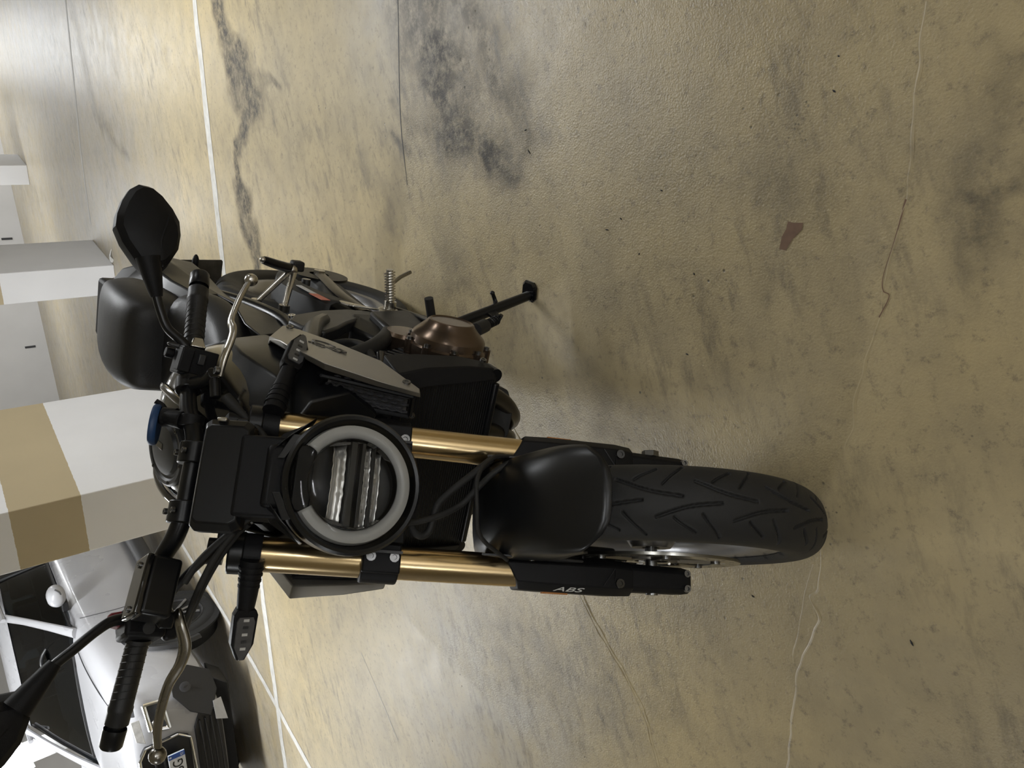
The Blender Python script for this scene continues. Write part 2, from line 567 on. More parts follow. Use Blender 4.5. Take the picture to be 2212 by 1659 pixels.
# ------------------------------------------------------------------ the setting
def noise_grid(X, Y, sc, seed):
    out = np.empty_like(X)
    it = np.nditer(X, flags=['multi_index'])
    fl = out.ravel(); xf = X.ravel(); yf = Y.ravel()
    for i in range(fl.size):
        fl[i] = mnoise.noise((xf[i] * sc, yf[i] * sc, seed))
    return out
def make_floor():
    xs = np.unique(np.concatenate([np.linspace(-12, -2.6, 8), np.linspace(-2.6, 2.9, 260), np.linspace(2.9, 24, 14)]))
    ys = np.unique(np.concatenate([np.linspace(-12, 0.15, 8), np.linspace(0.15, 4.6, 250), np.linspace(4.6, 8.2, 70), np.linspace(8.2, 40, 16)]))
    X, Y = np.meshgrid(xs, ys)
    nx, ny = len(xs), len(ys)
    wx = noise_grid(X, Y, 5.0, 1.3) * 0.07 + noise_grid(X, Y, 17.0, 2.1) * 0.03
    wy = noise_grid(X, Y, 5.0, 7.7) * 0.07 + noise_grid(X, Y, 17.0, 5.5) * 0.03
    def seg(pts, soft=0.5, sx=1.0):
        """soft strokes: (x, y, radius) polyline -> 0..1"""
        best = np.zeros_like(X)
        for (x0, y0, r0), (x1, y1, r1) in zip(pts[:-1], pts[1:]):
            dx, dy = x1 - x0, y1 - y0
            l2 = dx * dx + dy * dy + 1e-9
            t = np.clip(((X + wx - x0) * dx + (Y + wy - y0) * dy) / l2, 0, 1)
            d = np.hypot(X + wx - x0 - t * dx, Y + wy - y0 - t * dy)
            rr = r0 + (r1 - r0) * t
            best = np.maximum(best, np.clip((rr - d) / (rr * soft) , 0, 1))
        return best
    stain = np.zeros_like(X)
    # oily band beside the white line
    stain = np.maximum(stain, 0.95 * seg([(2.25, 3.32, .10), (1.95, 3.31, .11), (1.80, 3.29, .13), (1.62, 3.24, .20), (1.52, 3.16, .20), (1.45, 3.34, .07), (1.38, 3.48, .03), (1.30, 3.54, .05), (1.17, 3.57, .13), (1.06, 3.52, .15), (0.95, 3.50, .11), (0.80, 3.55, .06)]))
    stain = np.maximum(stain, 0.6 * seg([(1.58, 3.10, .09), (1.47, 2.90, .05), (1.40, 2.80, .02)]))
    # big tyre scrub patch
    stain = np.maximum(stain, 0.92 * seg([(1.40, 1.70, .24), (1.12, 1.72, .26), (0.92, 1.72, .25), (0.76, 1.67, .20), (0.63, 1.58, .13), (0.52, 1.48, .06)], 0.75))
    stain = np.maximum(stain, 0.65 * seg([(1.30, 1.50, .16), (1.00, 1.50, .16), (0.80, 1.46, .12), (0.58, 1.42, .06)], 0.9))
    stain = np.maximum(stain, 0.60 * seg([(0.95, 1.98, .03), (0.86, 1.93, .035), (0.80, 1.80, .04)], 0.8))
    stain = np.maximum(stain, 0.60 * seg([(0.88, 2.02, .03), (0.78, 1.95, .035)], 0.8))
    stain = np.maximum(stain, 0.50 * seg([(0.49, 1.93, .05), (0.42, 1.83, .07), (0.36, 1.90, .06), (0.34, 1.80, .05)], 0.9))
    stain = np.maximum(stain, 0.38 * seg([(0.90, 2.25, .06), (0.62, 2.18, .05)], 0.9))
    # near corner
    stain = np.maximum(stain, 0.75 * seg([(0.06, 0.43, .05), (0.11, 0.40, .04), (0.16, 0.34, .04)], 0.8))
    stain = np.maximum(stain, 0.45 * seg([(0.02, 0.47, .04), (0.10, 0.45, .04), (0.30, 0.36, .03)], 0.9))
    stain = np.maximum(stain, 0.30 * seg([(0.30, 0.80, .09), (0.20, 0.74, .08)], 1.0))
    stain = np.maximum(stain, 0.38 * seg([(-0.30, 1.30, .12), (-0.10, 1.36, .10), (0.05, 1.40, .06)], 1.0))
    stain = np.maximum(stain, 0.28 * seg([(-0.80, 2.0, .3), (-0.9, 1.6, .2)], 1.0))
    stain = np.maximum(stain, 0.40 * seg([(3.3, 6.2, .1), (2.9, 6.5, .12), (2.2, 5.7, .06)], 0.9))
    nf = noise_grid(X, Y, 9.0, 11.0)
    stain = np.clip(stain * (1.0 + 0.6 * nf), 0, 1)
    wear_sheen = np.clip((Y - 4.3) / 1.5, 0, 1) * 0.75  # far floor greyed in the colour, as if mirroring the wall
    wear_sheen = np.maximum(wear_sheen, 0.8 * seg([(1.35, 1.30, .35), (0.95, 1.30, .30), (1.3, 1.9, .4)], 1.0))
    wear_sheen = np.maximum(wear_sheen, 0.7 * seg([(-0.85, 2.4, .5), (-1.0, 1.9, .5), (-1.3, 2.6, .5)], 1.0))
    # the orange-peel coat ends along old seams
    l1 = np.interp(X, [-3, -0.76, 0.30, 0.70, 1.30, 3.0], [3.6, 2.93, 2.25, 2.02, 1.80, 1.3])
    l2 = np.interp(Y, [0.5, 1.2, 1.97, 2.38, 2.93], [-1.9, -1.6, -1.209, -0.973, -0.758])
    peel = np.clip((l1 - Y) / .03 + .5, 0, 1) * np.clip((X - l2) / .03 + .5, 0, 1)
    peel = 0.28 + 0.72 * peel
    verts = np.stack([X, Y, np.zeros_like(X)], -1).reshape(-1, 3)
    idx = np.arange(nx * ny).reshape(ny, nx)
    faces = np.stack([idx[:-1, :-1], idx[:-1, 1:], idx[1:, 1:], idx[1:, :-1]], -1).reshape(-1, 4)
    me = bpy.data.meshes.new('floor')
    me.from_pydata(verts.tolist(), [], faces.tolist())
    for nm, a in (('stain', stain), ('wear_sheen', wear_sheen), ('peel', peel)):
        at = me.attributes.new(nm, 'FLOAT', 'POINT')
        at.data.foreach_set('value', a.ravel().astype(np.float32))
    me.materials.append(MATS['floor'])
    o = bpy.data.objects.new('floor', me)
    COL.objects.link(o)
    return o
FLOOR = tag(make_floor(), 'tan sealed concrete garage floor with dark oily stains', kind='structure')

def strip(name, pts, w, z, m, parent, wob=0.0, sd=1):
    """thin painted stripe along a floor polyline"""
    p = catmull([(x, y, z) for x, y in pts], 14)
    mb = MB()
    L_, R_ = [], []
    for i, q in enumerate(p):
        t = (p[min(i + 1, len(p) - 1)] - p[max(i - 1, 0)]).normalized()
        nrm = Vector((-t.y, t.x, 0))
        k = w / 2 * (1 + wob * mnoise.noise((q.x * 9, q.y * 9, sd)))
        k2 = w / 2 * (1 + wob * mnoise.noise((q.x * 9, q.y * 9, sd + 5)))
        L_.append(q + nrm * k)
        R_.append(q - nrm * k2)
    n = len(p)
    mb.add(L_ + R_, [(i, n + i, n + i + 1, i + 1) for i in range(n - 1)])
    return mb.build(name, m, parent, smooth=0)
strip('parking_line', [(3.6, 3.03), (2.199, 3.592), (0.967, 4.085), (-0.817, 4.729), (-2.167, 5.156), (-4.2, 5.80)], 0.074, 0.0012, 'line_white', FLOOR, 0.45)
strip('parking_line', [(0.05, 8.45), (-0.757, 6.855), (-1.488, 5.41), (-1.995, 4.583), (-2.9, 3.0)], 0.060, 0.0016, 'line_white', FLOOR, 0.2, 3)
strip('parking_line', [(5.2, 5.6), (3.437, 7.109), (2.971, 7.521), (2.40, 7.86)], 0.05, 0.0012, 'line_white', FLOOR, 0.3, 6)
def ridge(pts, r, sd, name='floor_seam'):
    """raised bead of sealer along a crack"""
    p = catmull([(x, y, 0) for x, y in pts], 10)
    p = [Vector((q.x + 0.006 * mnoise.noise((q.x * 22, q.y * 22, sd)), q.y + 0.006 * mnoise.noise((q.x * 22, q.y * 22, sd + 3)), -r * 0.55)) for q in p]
    rs = [r * (0.75 + 0.7 * abs(mnoise.noise((q.x * 15, q.y * 15, sd + 9)))) for q in p]
    mb = MB()
    mb.tube(p, rs, 8, sm=1)
    return mb.build(name, 'floor', FLOOR)
ridge([(0.424, 0.457), (0.345, 0.484), (0.269, 0.508), (0.217, 0.526), (0.149, 0.546), (0.09, 0.576), (0.021, 0.611), (-0.03, 0.630), (-0.111, 0.677), (-0.19, 0.712), (-0.264, 0.747)], 0.0038, 1)
ridge([(-0.432, 0.833), (-0.517, 0.863), (-0.537, 0.883), (-0.583, 0.874), (-0.667, 0.930), (-0.753, 0.973), (-0.926, 1.032), (-1.2, 1.12)], 0.0040, 2)
ridge([(-0.47, 0.86), (-0.56, 0.905), (-0.68, 0.955)], 0.0020, 7)
ridge([(-0.40, 1.66), (-0.601, 1.591), (-0.675, 1.564), (-0.757, 1.517), (-0.836, 1.472), (-0.928, 1.441), (-1.048, 1.436), (-1.3, 1.43)], 0.0042, 3)
ridge([(-0.40, 1.675), (-0.601, 1.606), (-0.675, 1.577), (-0.757, 1.530), (-0.836, 1.485), (-0.928, 1.453), (-1.048, 1.447)], 0.0030, 4)
ridge([(-0.02, 1.79), (-0.062, 1.768), (-0.176, 1.712)], 0.0045, 5)
strip('scratch', [(-1.067, 3.33), (-1.25, 3.22), (-1.432, 3.124)], 0.007, 0.0006, 'seam', FLOOR, 1.2, 12)
strip('floor_crack', [(0.149, 0.546), (0.092, 0.577), (0.040, 0.607), (0.016, 0.613), (0.004, 0.606), (-0.026, 0.630)], 0.0020, 0.0012, 'rust_flake', FLOOR, 1.8, 21)
strip('scratch', [(1.30, 1.80), (1.17, 1.85), (0.903, 1.965), (0.697, 2.016)], 0.004, 0.0006, 'dark_slot', FLOOR, 0.9, 15)
fl = MB()
fl.add([(x, y, .0011) for x, y in [(0.135, 0.782), (0.155, 0.772), (0.167, 0.759), (0.179, 0.753), (0.173, 0.744), (0.167, 0.725), (0.156, 0.730), (0.145, 0.752), (0.129, 0.770)]], [tuple(range(9))])
fl.build('paint_flake', 'rust_flake', FLOOR, smooth=0)
for i, (x, y, a, l) in enumerate([(0.566, 1.405, .4, .022), (0.30, 1.20, 1.2, .016), (0.31, 1.15, .5, .010), (0.62, 1.40, 1.4, .014), (0.14, 0.985, .2, .008), (-0.02, 1.05, .9, .010), (0.33, 1.02, .8, .010), (0.22, 1.12, 2.2, .007), (-0.55, 1.02, 1.0, .010), (0.36, 0.62, .6, .010), (0.41, 0.60, .6, .006), (-0.60, 0.70, .3, .016)]):
    c_, s_ = math.cos(a) * l / 2, math.sin(a) * l / 2
    fl = MB()
    fl.tube([(x - c_ * .7, y - s_ * .7, 0.0004), (x, y, 0.0007), (x + c_ * .7, y + s_ * .7, 0.0004)], [.0008, .0018, .0006], 6, 3)
    fl.build('debris_chip', 'ink', FLOOR)

def wall_box(name, c, size, m, label):
    mb = MB().box(c, size)
    return tag(mb.build(name, m, None, smooth=0), label, kind='structure')
wall_box('wall_back', (-1.6, 14.75, 1.31), (16.4, 0.3, 2.62), 'wall_paint', 'off-white garage wall far behind the motorcycle')
wall_box('wall_left', (-9.6, 3.5, 1.31), (0.3, 28, 2.62), 'wall_paint', 'off-white side wall on the car side')
wall_box('wall_right', (22.0, 16.0, 1.31), (0.3, 48, 2.62), 'wall_paint', 'off-white side wall far across the aisle')
wall_box('wall_front', (6.0, -8.6, 1.31), (32, 0.3, 2.62), 'wall_paint', 'off-white wall behind the photographer')
wall_box('wall_far', (14.0, 38.0, 1.31), (20, 0.3, 2.62), 'wall_paint', 'off-white wall at the far end of the aisle')
wall_box('ceiling', (6.0, 14.5, CEIL + 0.1), (34, 50, 0.2), 'ceiling_paint', 'pale painted concrete garage ceiling')
WB = bpy.data.objects['wall_back']
for (x, z0, z1) in ((4.266, 0.152, 0.308), (2.397, 0.167, 0.320)):
    mb = MB().box((x, 14.598, (z0 + z1) / 2), (0.035, 0.008, z1 - z0))
    mb.build('weep_slot', 'dark_slot', WB)
mb = MB()
for k, (dx, dz, w, h) in enumerate([(0, 0, .05, .20), (.085, .02, .045, .20), (.17, .03, .05, .17), (.085, .10, .2, .04)]):
    mb.box((-4.08 + dx, 14.597, 1.06 + dz), (w, 0.006, h), Matrix.Rotation(R(12), 3, 'Y'))
mb.build('painted_mark', 'red_paint', WB)

def pillar(B, uA, uC, label):
    B = Vector((B[0], B[1], 0)); A = Vector((uA[0], uA[1], 0)); C = Vector((uC[0], uC[1], 0))
    ring = [B, B + A, B + A + C, B + C]
    mb = MB().loft([ring, [p + Vector((0, 0, CEIL)) for p in ring]])
    o = mb.build('pillar', 'pillar', None, smooth=0, bevel=0.006)
    return tag(o, label, 'pillar', kind='structure')
pillar((-0.071, 4.515), (0.623, 1.111), (-0.315, 0.189), 'white pillar with tan stripe just behind the motorcycle tank')
pillar((1.806, 7.162), (0.462, 0.779), (-0.230, 0.137), 'white pillar with tan stripe beyond the motorcycle seat')
pillar((4.478, 11.804), (0.462, 0.779), (-0.230, 0.137), 'farthest white pillar near the back wall')
mb = MB().tube([(1.93, 7.10, .004), (1.90, 7.18, .01), (1.86, 7.16, .014), (1.84, 7.13, .01)], [.004, .012, .022, .02], 8, 4, flat=.5)
tag(mb.build('plaster_scrap', 'label_white'), 'small white plaster scrap lying at the foot of a pillar', 'scrap')

# ceiling luminaires (all outside the frame, they carry the light, some added as fill) and the wall tube seen past the car
for i, (x, y, z, a, ln, w) in enumerate(LAMPS):
    root = empty('ceiling_light', (x, y, CEIL), (0, 0, a))
    tag(root, 'white fluorescent batten fixed under the ceiling', 'light', 'fluorescent battens')
    MB().box((0, 0, -0.025), (ln + .06, 0.13, 0.05)).build('housing', 'lamp_white', root, bevel=.006)
    MB().cyl((-ln / 2, 0, -0.068), (ln / 2, 0, -0.068), 0.015).build('tube', 'tube_glow', root)
root = empty('wall_light', (-3.40, 12.33, 1.52), (0, R(-14), 0))
tag(root, 'glaring bluish fluorescent tube beyond the parked car', 'light')
MB().box((0, 0.06, 0), (.50, 0.05, 0.14)).build('housing', 'lamp_white', root, bevel=.006)
MB().cyl((-.22, 0, 0), (.22, 0, 0), 0.04).build('tube', 'tube_glow_cool', root)
MB().box((0.0, 0.30, 0.1), (.30, 0.40, 2.1), Matrix.Rotation(R(14), 3, 'Y')).build('mount_post', 'lamp_white', root)
# ------------------------------------------------------------------ the motorcycle (own frame: x rider's left, y rearward, z up; front contact at origin)
LEAN, HEAD, STEER, RAKE = 0.17252, -0.485066, 0.599376, R(25.5)
BIKE = empty('motorcycle', (-0.372164, 1.006584, -0.004), (0, LEAN, HEAD))
tag(BIKE, 'black naked motorcycle with gold forks leaning on its side stand', 'motorcycle')
AX = Vector((0, math.sin(RAKE), math.cos(RAKE)))        # steering axis, upward
NF = Vector((0, -math.cos(RAKE), math.sin(RAKE)))       # square to it, forward
_o = Vector((0, -0.101, 0))
S = Matrix.Translation(_o) @ Matrix.Rotation(STEER, 4, AX) @ Matrix.Translation(-_o)
TK = math.tan(RAKE)
def fk(x, z, n=0.0):
    """point on a fork leg axis at height z, n metres in front of it"""
    return Vector((x, (z - 0.3) * TK, z)) + NF * n
GX = 0.101
def mir(p):
    return (-p[0], p[1], p[2])

# ---- front tyre with moulded grooves
def tyre_mesh(half, Rr, bead_r, bead_x, nseg, npro, grooves=True):
    key = [(-bead_x, bead_r), (-bead_x * 1.18, bead_r + .012), (-half, Rr - .050), (-half * .97, Rr - .034), (-half * .82, Rr - .0185), (-half * .58, Rr - .0075), (-half * .3, Rr - .0018), (0, Rr)]
    key = key + [(-x, r) for x, r in key[-2::-1]]
    pr = catmull([(x, r, 0) for x, r in key], 12)
    d = [0]
    for a, b in zip(pr[:-1], pr[1:]):
        d.append(d[-1] + (b - a).length)
    q = np.linspace(0, d[-1], npro)
    px = np.interp(q, d, [v.x for v in pr])
    prr = np.interp(q, d, [v.y for v in pr])
    th = np.linspace(0, 2 * math.pi, nseg, endpoint=False)
    T, PX = np.meshgrid(th, px, indexing='ij')
    _, PR = np.meshgrid(th, prr, indexing='ij')
    dep = np.zeros_like(T)
    if grooves:
        per = 2 * math.pi / 16
        strokes = []
        D = math.pi / 180
        for sgn, off in ((1, 0.0), (-1, per / 2)):
            strokes += [(sgn, off + 0 * D, .027, off + 9 * D, .011, off + 18.5 * D, .0035, .0027),
                        (sgn, off + 5 * D, .027, off + 7 * D, .034, off + 11.5 * D, .045, .0022),
                        (sgn, off + 13 * D, .021, off + 15.5 * D, .034, off + 19.5 * D, .050, .0022)]
        k = 0
        for sgn, t0, x0, t1, x1, t2, x2, hw in strokes:
            pts = catmull([(t0 * Rr, sgn * x0, 0), (t1 * Rr, sgn * x1, 0), (t2 * Rr, sgn * x2, 0)], 6)
            for n in range(-1, 17):
                base = (n * per + 27 * D) * Rr
                for a, b in zip(pts[:-1], pts[1:]):
                    ax_, ay_, bx_, by_ = a.x + base, a.y, b.x + base, b.y
                    lo = int((min(ax_, bx_) / Rr - .03) / (2 * math.pi) * nseg); hi = int((max(ax_, bx_) / Rr + .03) / (2 * math.pi) * nseg) + 1
                    ii = np.arange(lo, hi + 1)
                    tt = ii * (2 * math.pi / nseg) * Rr
                    TT, XX = np.meshgrid(tt, px, indexing='ij')
                    l2 = (bx_ - ax_) ** 2 + (by_ - ay_) ** 2 + 1e-12
                    u = np.clip(((TT - ax_) * (bx_ - ax_) + (XX - ay_) * (by_ - ay_)) / l2, 0, 1)
                    dd = np.hypot(TT - ax_ - u * (bx_ - ax_), XX - ay_ - u * (by_ - ay_))
                    g = np.clip((hw - dd) / (hw * .45), 0, 1)
                    rows = ii % nseg
                    ok = (np.abs(XX) < half * .93)
                    dep[rows] = np.maximum(dep[rows], g * ok)
    PR = PR - dep * .0055
    # angle measured from the top of the wheel towards the front
    V_ = np.stack([PX, -PR * np.sin(T), PR * np.cos(T)], -1).reshape(-1, 3)
    n0, n1 = nseg, npro
    idx = np.arange(n0 * n1).reshape(n0, n1)
    nx = np.roll(idx, -1, axis=0)
    F_ = np.stack([idx[:, :-1], nx[:, :-1], nx[:, 1:], idx[:, 1:]], -1).reshape(-1, 4)
    return V_, F_
def add_np(name, V_, F_, c, m, parent, xf=None):
    me = bpy.data.meshes.new(name)
    vs = V_ + np.array(c)
    if xf is not None:
        M = np.array(xf)
        vs = vs @ M[:3, :3].T + M[:3, 3]
    me.from_pydata(vs.tolist(), [], F_.tolist())
    bm = bmesh.new(); bm.from_mesh(me); bmesh.ops.recalc_face_normals(bm, faces=bm.faces); bm.to_mesh(me); bm.free()
    me.polygons.foreach_set('use_smooth', [True] * len(me.polygons))
    me.materials.append(MATS[m])
    o = bpy.data.objects.new(name, me)
    COL.objects.link(o)
    o.parent = parent
    return o
V_, F_ = tyre_mesh(.0570, .300, .222, .046, 1500, 130)
tag(add_np('front_tyre', V_, F_, (0, 0, .3), 'rubber', BIKE, S), 'black rubber with curved rain grooves')

def wheel_rim(cx, cy, cz, half, rf, xf, nsp, nm):
    c = (cx, cy, cz)
    mb = MB()
    mb.lathe([(-half, rf), (-half, rf + .006), (-half + .004, rf + .006), (-half + .010, rf - .006), (-half * .55, rf - .016), (0, rf - .022), (half * .55, rf - .016), (half - .010, rf - .006), (half - .004, rf + .006), (half, rf + .006), (half, rf), (half - .006, rf - .014), (half * .5, rf - .032), (0, rf - .036), (-half * .5, rf - .032), (-half + .006, rf - .014), (-half, rf)], c, (1, 0, 0), 72)
    rim = mb.build(nm + '_rim', 'rim_grey', BIKE, xf, 50)
    mb = MB().lathe([(-.045, .016), (-.045, .036), (-.03, .046), (.03, .046), (.045, .036), (.045, .016)], c, (1, 0, 0), 32)
    mb.build('hub', 'rim_grey', rim, xf)
    for k in range(nsp):
        a = 2 * math.pi * k / nsp + .35
        mb = MB()
        for da in (-.13, .13):
            p0 = Vector((0, math.sin(a) * .040, math.cos(a) * .040)) + Vector(c)
            p1 = Vector((0, math.sin(a + da * .5) * (rf * .55), math.cos(a + da * .5) * (rf * .55))) + Vector(c)
            p2 = Vector((0, math.sin(a + da * 1.4) * (rf - .025), math.cos(a + da * 1.4) * (rf - .025))) + Vector(c)
            mb.tube([p0, p1, p2], [.013, .010, .012], 8, 4, flat=1.0)
        mb.build('spoke', 'rim_grey', rim, xf)
    return rim
FR = wheel_rim(0, 0, .3, .045, .222, S, 5, 'front')
# valve sticker patch on the rim side
mb = MB()
for k, a in enumerate((1.95, 2.02, 2.075)):
    mb.lathe([(-.036, .2055), (-.0475, .2185)], (0, 0, .3), (1, 0, 0), 3, a0=-a - .022, a1=-a + .022, ref=(0, 0, 1))
mb.build('rim_sticker', 'ink', FR, S, solid=.0008)
# brake discs: ring with drilled slots, carrier arms
def disc(cx, cy, cz, ro, ri, xf, nm):
    c = Vector((cx, cy, cz))
    mb = MB()
    n = 120
    vs, fs = [], []
    radii = [ri, ri + (ro - ri) * .22, ri + (ro - ri) * .40, ri + (ro - ri) * .60, ri + (ro - ri) * .78, ro]
    for x in (-.0025, .0025):
        for r in radii:
            for k in range(n):
                a = 2 * math.pi * k / n
                vs.append(c + Vector((x, r * math.sin(a), r * math.cos(a))))
    m = len(radii)
    def I(s_, j, k):
        return s_ * m * n + j * n + k % n
    for s_ in (0, 1):
        for j in range(m - 1):
            for k in range(n):
                hole = (j == 1 and k % 6 == 1) or (j == 3 and k % 6 == 4)
                if not hole:
                    fs.append((I(s_, j, k), I(s_, j, k + 1), I(s_, j + 1, k + 1), I(s_, j + 1, k)))
                elif s_ == 0:
                    q = [(j, k), (j, k + 1), (j + 1, k + 1), (j + 1, k)]
                    for u in range(4):
                        a_, b_ = q[u], q[(u + 1) % 4]
                        fs.append((I(0, *a_), I(0, *b_), I(1, *b_), I(1, *a_)))
    for j in (0, m - 1):
        for k in range(n):
            fs.append((I(0, j, k), I(0, j, k + 1), I(1, j, k + 1), I(1, j, k)))
    mb.add(vs, fs)
    d = mb.build(nm, 'disc_steel', BIKE, xf, 30)
    mb = MB()
    mb.lathe([(-.002, .030), (-.002, .058), (.002, .058), (.002, .030)], c, (1, 0, 0), 40)
    for k in range(6):
        a = 2 * math.pi * k / 6 + .2
        for da in (-.16, .16):
            p0 = c + Vector((0, .052 * math.sin(a + da), .052 * math.cos(a + da)))
            p1 = c + Vector((0, (ri + .004) * math.sin(a), (ri + .004) * math.cos(a)))
            mb.tube([p0, p1], .0055, 6, 1)
    mb.build('disc_carrier', 'alu_dark', d, xf)
    for k in range(6):
        a = 2 * math.pi * k / 6 + .2
        mb = MB().cyl(c + Vector((-.006, (ri + .003) * math.sin(a), (ri + .003) * math.cos(a))), c + Vector((.006, (ri + .003) * math.sin(a), (ri + .003) * math.cos(a))), .0085, 14)
        mb.build('disc_button', 'bolt_steel', d, xf)
    return d
for s in (-1, 1):
    disc(s * .067, 0, .3, .155, .112, S, 'front_brake_disc')
mb = MB().cyl((-.128, 0, .3), (.128, 0, .3), .011, 18)
mb.cyl((.124, 0, .3), (.134, 0, .3), .016, 6)
mb.build('front_axle', 'bolt_steel', BIKE, S)

# ---- forks
for s in (-1, 1):
    x = s * GX
    mb = MB().lathe([(0, .0235), (0, .0262), (.004, .0266), (.030, .0266), (.034, .0268), (.44, .0268), (.442, .0250)], fk(x, .515), AX, 40)
    tube = mb.build('fork_tube', 'gold', BIKE, S)
    # flared collar at the bottom of the gold tube
    mb = MB().lathe([(-.012, .0215), (-.010, .0285), (.004, .0290), (.010, .0268)], fk(x, .520), AX, 36)
    mb.build('fork_collar', 'gold_edge', tube, S)
    mb = MB().cyl(fk(x, .30), fk(x, .56), .0205, 28)
    mb.build('fork_slider', 'black_gloss', tube, S)
    # axle lug
    def sec(z, w, d0, d1, dx=0.0, ch=.010):
        c = fk(x + dx, z)
        return [c + Vector((sx_ * a, 0, 0)) + NF * b for sx_, a, b in ((-1, w, d0), (1, w, d0), (1, w, d1 - ch), (1, w - ch, d1), (-1, w - ch, d1), (-1, w, d1 - ch))]
    mb = MB().loft([sec(.235, .021, -.022, .016), sec(.25, .0235, -.028, .020), sec(.33, .0245, -.030, .022), sec(.375, .0245, -.028, .024), sec(.42, .022, -.024, .022)])
    lug = mb.build('axle_lug', 'black_plastic', tube, S, bevel=.003)
    for dx in (-.013, .013):
        MB().bolt(fk(x + dx * 1.0, .246, .0185), NF, .0068, .006).build('pinch_bolt', 'bolt_steel', tube, S)
    # guard shell
    top_in, top_out = .560, .532
    def gsec(z, w, d1, slope=0.0, ch=.016):
        c = fk(x + s * .003, z)
        pts = []
        for sx_, a, b in ((-1, w, -.030), (-1, w, d1 - ch), (-1, w - ch * .8, d1), (1, w - ch * .8, d1), (1, w, d1 - ch), (1, w, -.030)):
            pts.append(c + Vector((sx_ * a, 0, 0)) + NF * b + AX * (-(sx_ * a) * s * slope))
        return pts
    mb = MB().loft([gsec(.345, .0285, .030), gsec(.375, .030, .037), gsec(.45, .0295, .036, .1), gsec(.505, .029, .034, .35), gsec(.545, .028, .029, .6)])
    g = mb.build('fork_guard', 'black_plastic', tube, S, bevel=.002)
    MB().bolt(fk(x + s * .012, .372, .0375), NF, .0085, .003).build('guard_bolt', 'black_gloss', tube, S)
    # triangular crease moulded in the guard
    mb = MB().tube([fk(x + s * .018, .40, .0375), fk(x - s * .012, .380, .0378), fk(x + s * .010, .3795, .0375)], .0009, 6, 1)
    mb.build('guard_crease', 'grey_satin', tube, S)
    if s < 0:
        t0 = fk(x - .0298, .478, .0245)
        tm = text_mesh('ABS', .0150, t0, -AX, Vector((.62, 0, 0)) + NF * .78, .0003, shear=.3, sx=2.0)
        tm.build('abs_lettering', 'label_white', tube, S, smooth=0)
    MB().box(fk(x + s * .033, .470, .006), (.004, .012, .045), Matrix.Rotation(-RAKE, 3, 'X')).build('side_reflector', 'amber', tube, S)
    # caliper behind the leg
    mb = MB()
    cc = Vector((s * .074, .085, .385))
    ro = Matrix.Rotation(R(-18), 3, 'X')
    mb.box(cc, (.052, .050, .105), ro)
    mb.box(cc + Vector((0, -.022, .0)), (.030, .03, .07), ro)
    cal = mb.build('brake_caliper', 'black_satin', BIKE, S, bevel=.006)
    for dz in (-.026, .026):
        MB().cyl(cc + ro @ Vector((s * .022, .004, dz)), cc + ro @ Vector((s * .030, .004, dz)), .014, 18).build('piston_cap', 'grey_satin', cal, S)
    MB().cyl(fk(x, .955), fk(x, .976), .0200, 30).build('fork_cap', 'black_satin', tube, S)

# lower triple clamp
mb = MB()
for s in (-1, 1):
    mb.lathe([(-.030, .0272), (-.030, .0345), (.030, .0345), (.030, .0272)], fk(s * GX, .742), AX, 30)
    mb.box(fk(s * (GX - .004), .742, .030), (.046, .020, .060), Matrix.Rotation(-RAKE, 3, 'X'))
mb.box(fk(0, .742, .006), (.150, .050, .050), Matrix.Rotation(-RAKE, 3, 'X'))
lt = mb.build('lower_triple_clamp', 'black_plastic', BIKE, S, bevel=.003)
for s in (-1, 1):
    for dz in (-.0165, .0165):
        MB().bolt(fk(s * (GX - .006), .742 + dz, .041), NF, .0082, .006).build('clamp_bolt', 'bolt_steel', lt, S)
# headlight mounting plate in front of the clamp
mb = MB().prism([fk(.088, .715, .040), fk(.088, .775, .040), fk(-.074, .775, .040), fk(-.074, .715, .040)], NF * .014)
mb.prism([fk(.082, .775, .040), fk(.060, .80, .05), fk(-.05, .80, .05), fk(-.07, .775, .040)], NF * .010)
mb.build('headlight_plate', 'black_plastic', lt, S, bevel=.002)
for s in (-1, 1):
    MB().box(fk(s * .088, .742, .035), (.004, .045, .058), Matrix.Rotation(-RAKE, 3, 'X')).build('plate_rib', 'grey_satin', lt, S)

# top triple clamp, stem nut, risers
mb = MB()
for s in (-1, 1):
    mb.lathe([(-.014, .0265), (-.014, .0325), (.010, .0325), (.010, .0265)], fk(s * GX, .940), AX, 30)
mb.prism([fk(-.105, .945, .026), fk(.105, .945, .026), fk(.09, .945, -.06), fk(.03, .945, -.085), fk(-.03, .945, -.085), fk(-.09, .945, -.06)], AX * .022)
tt_ = mb.build('top_triple_clamp', 'black_satin', BIKE, S, bevel=.003)
MB().cyl(fk(0, .965, -.040), fk(0, .985, -.040), .018, 6).build('stem_nut', 'alu_dark', tt_, S)
BARY, BARZ = .347, 1.012
for s in (-1, 1):
    mb = MB().box((s * .046, BARY, .985), (.034, .040, .052))
    mb.cyl((s * .046 - .017, BARY, BARZ), (s * .046 + .017, BARY, BARZ), .0235, 20)
    r_ = mb.build('bar_riser', 'black_satin', tt_, S, bevel=.002)
    for dy in (-.016, .016):
        MB().bolt((s * .046, BARY + dy, BARZ + .020), (0, 0, 1), .005, .005).build('riser_bolt', 'bolt_steel', tt_, S)

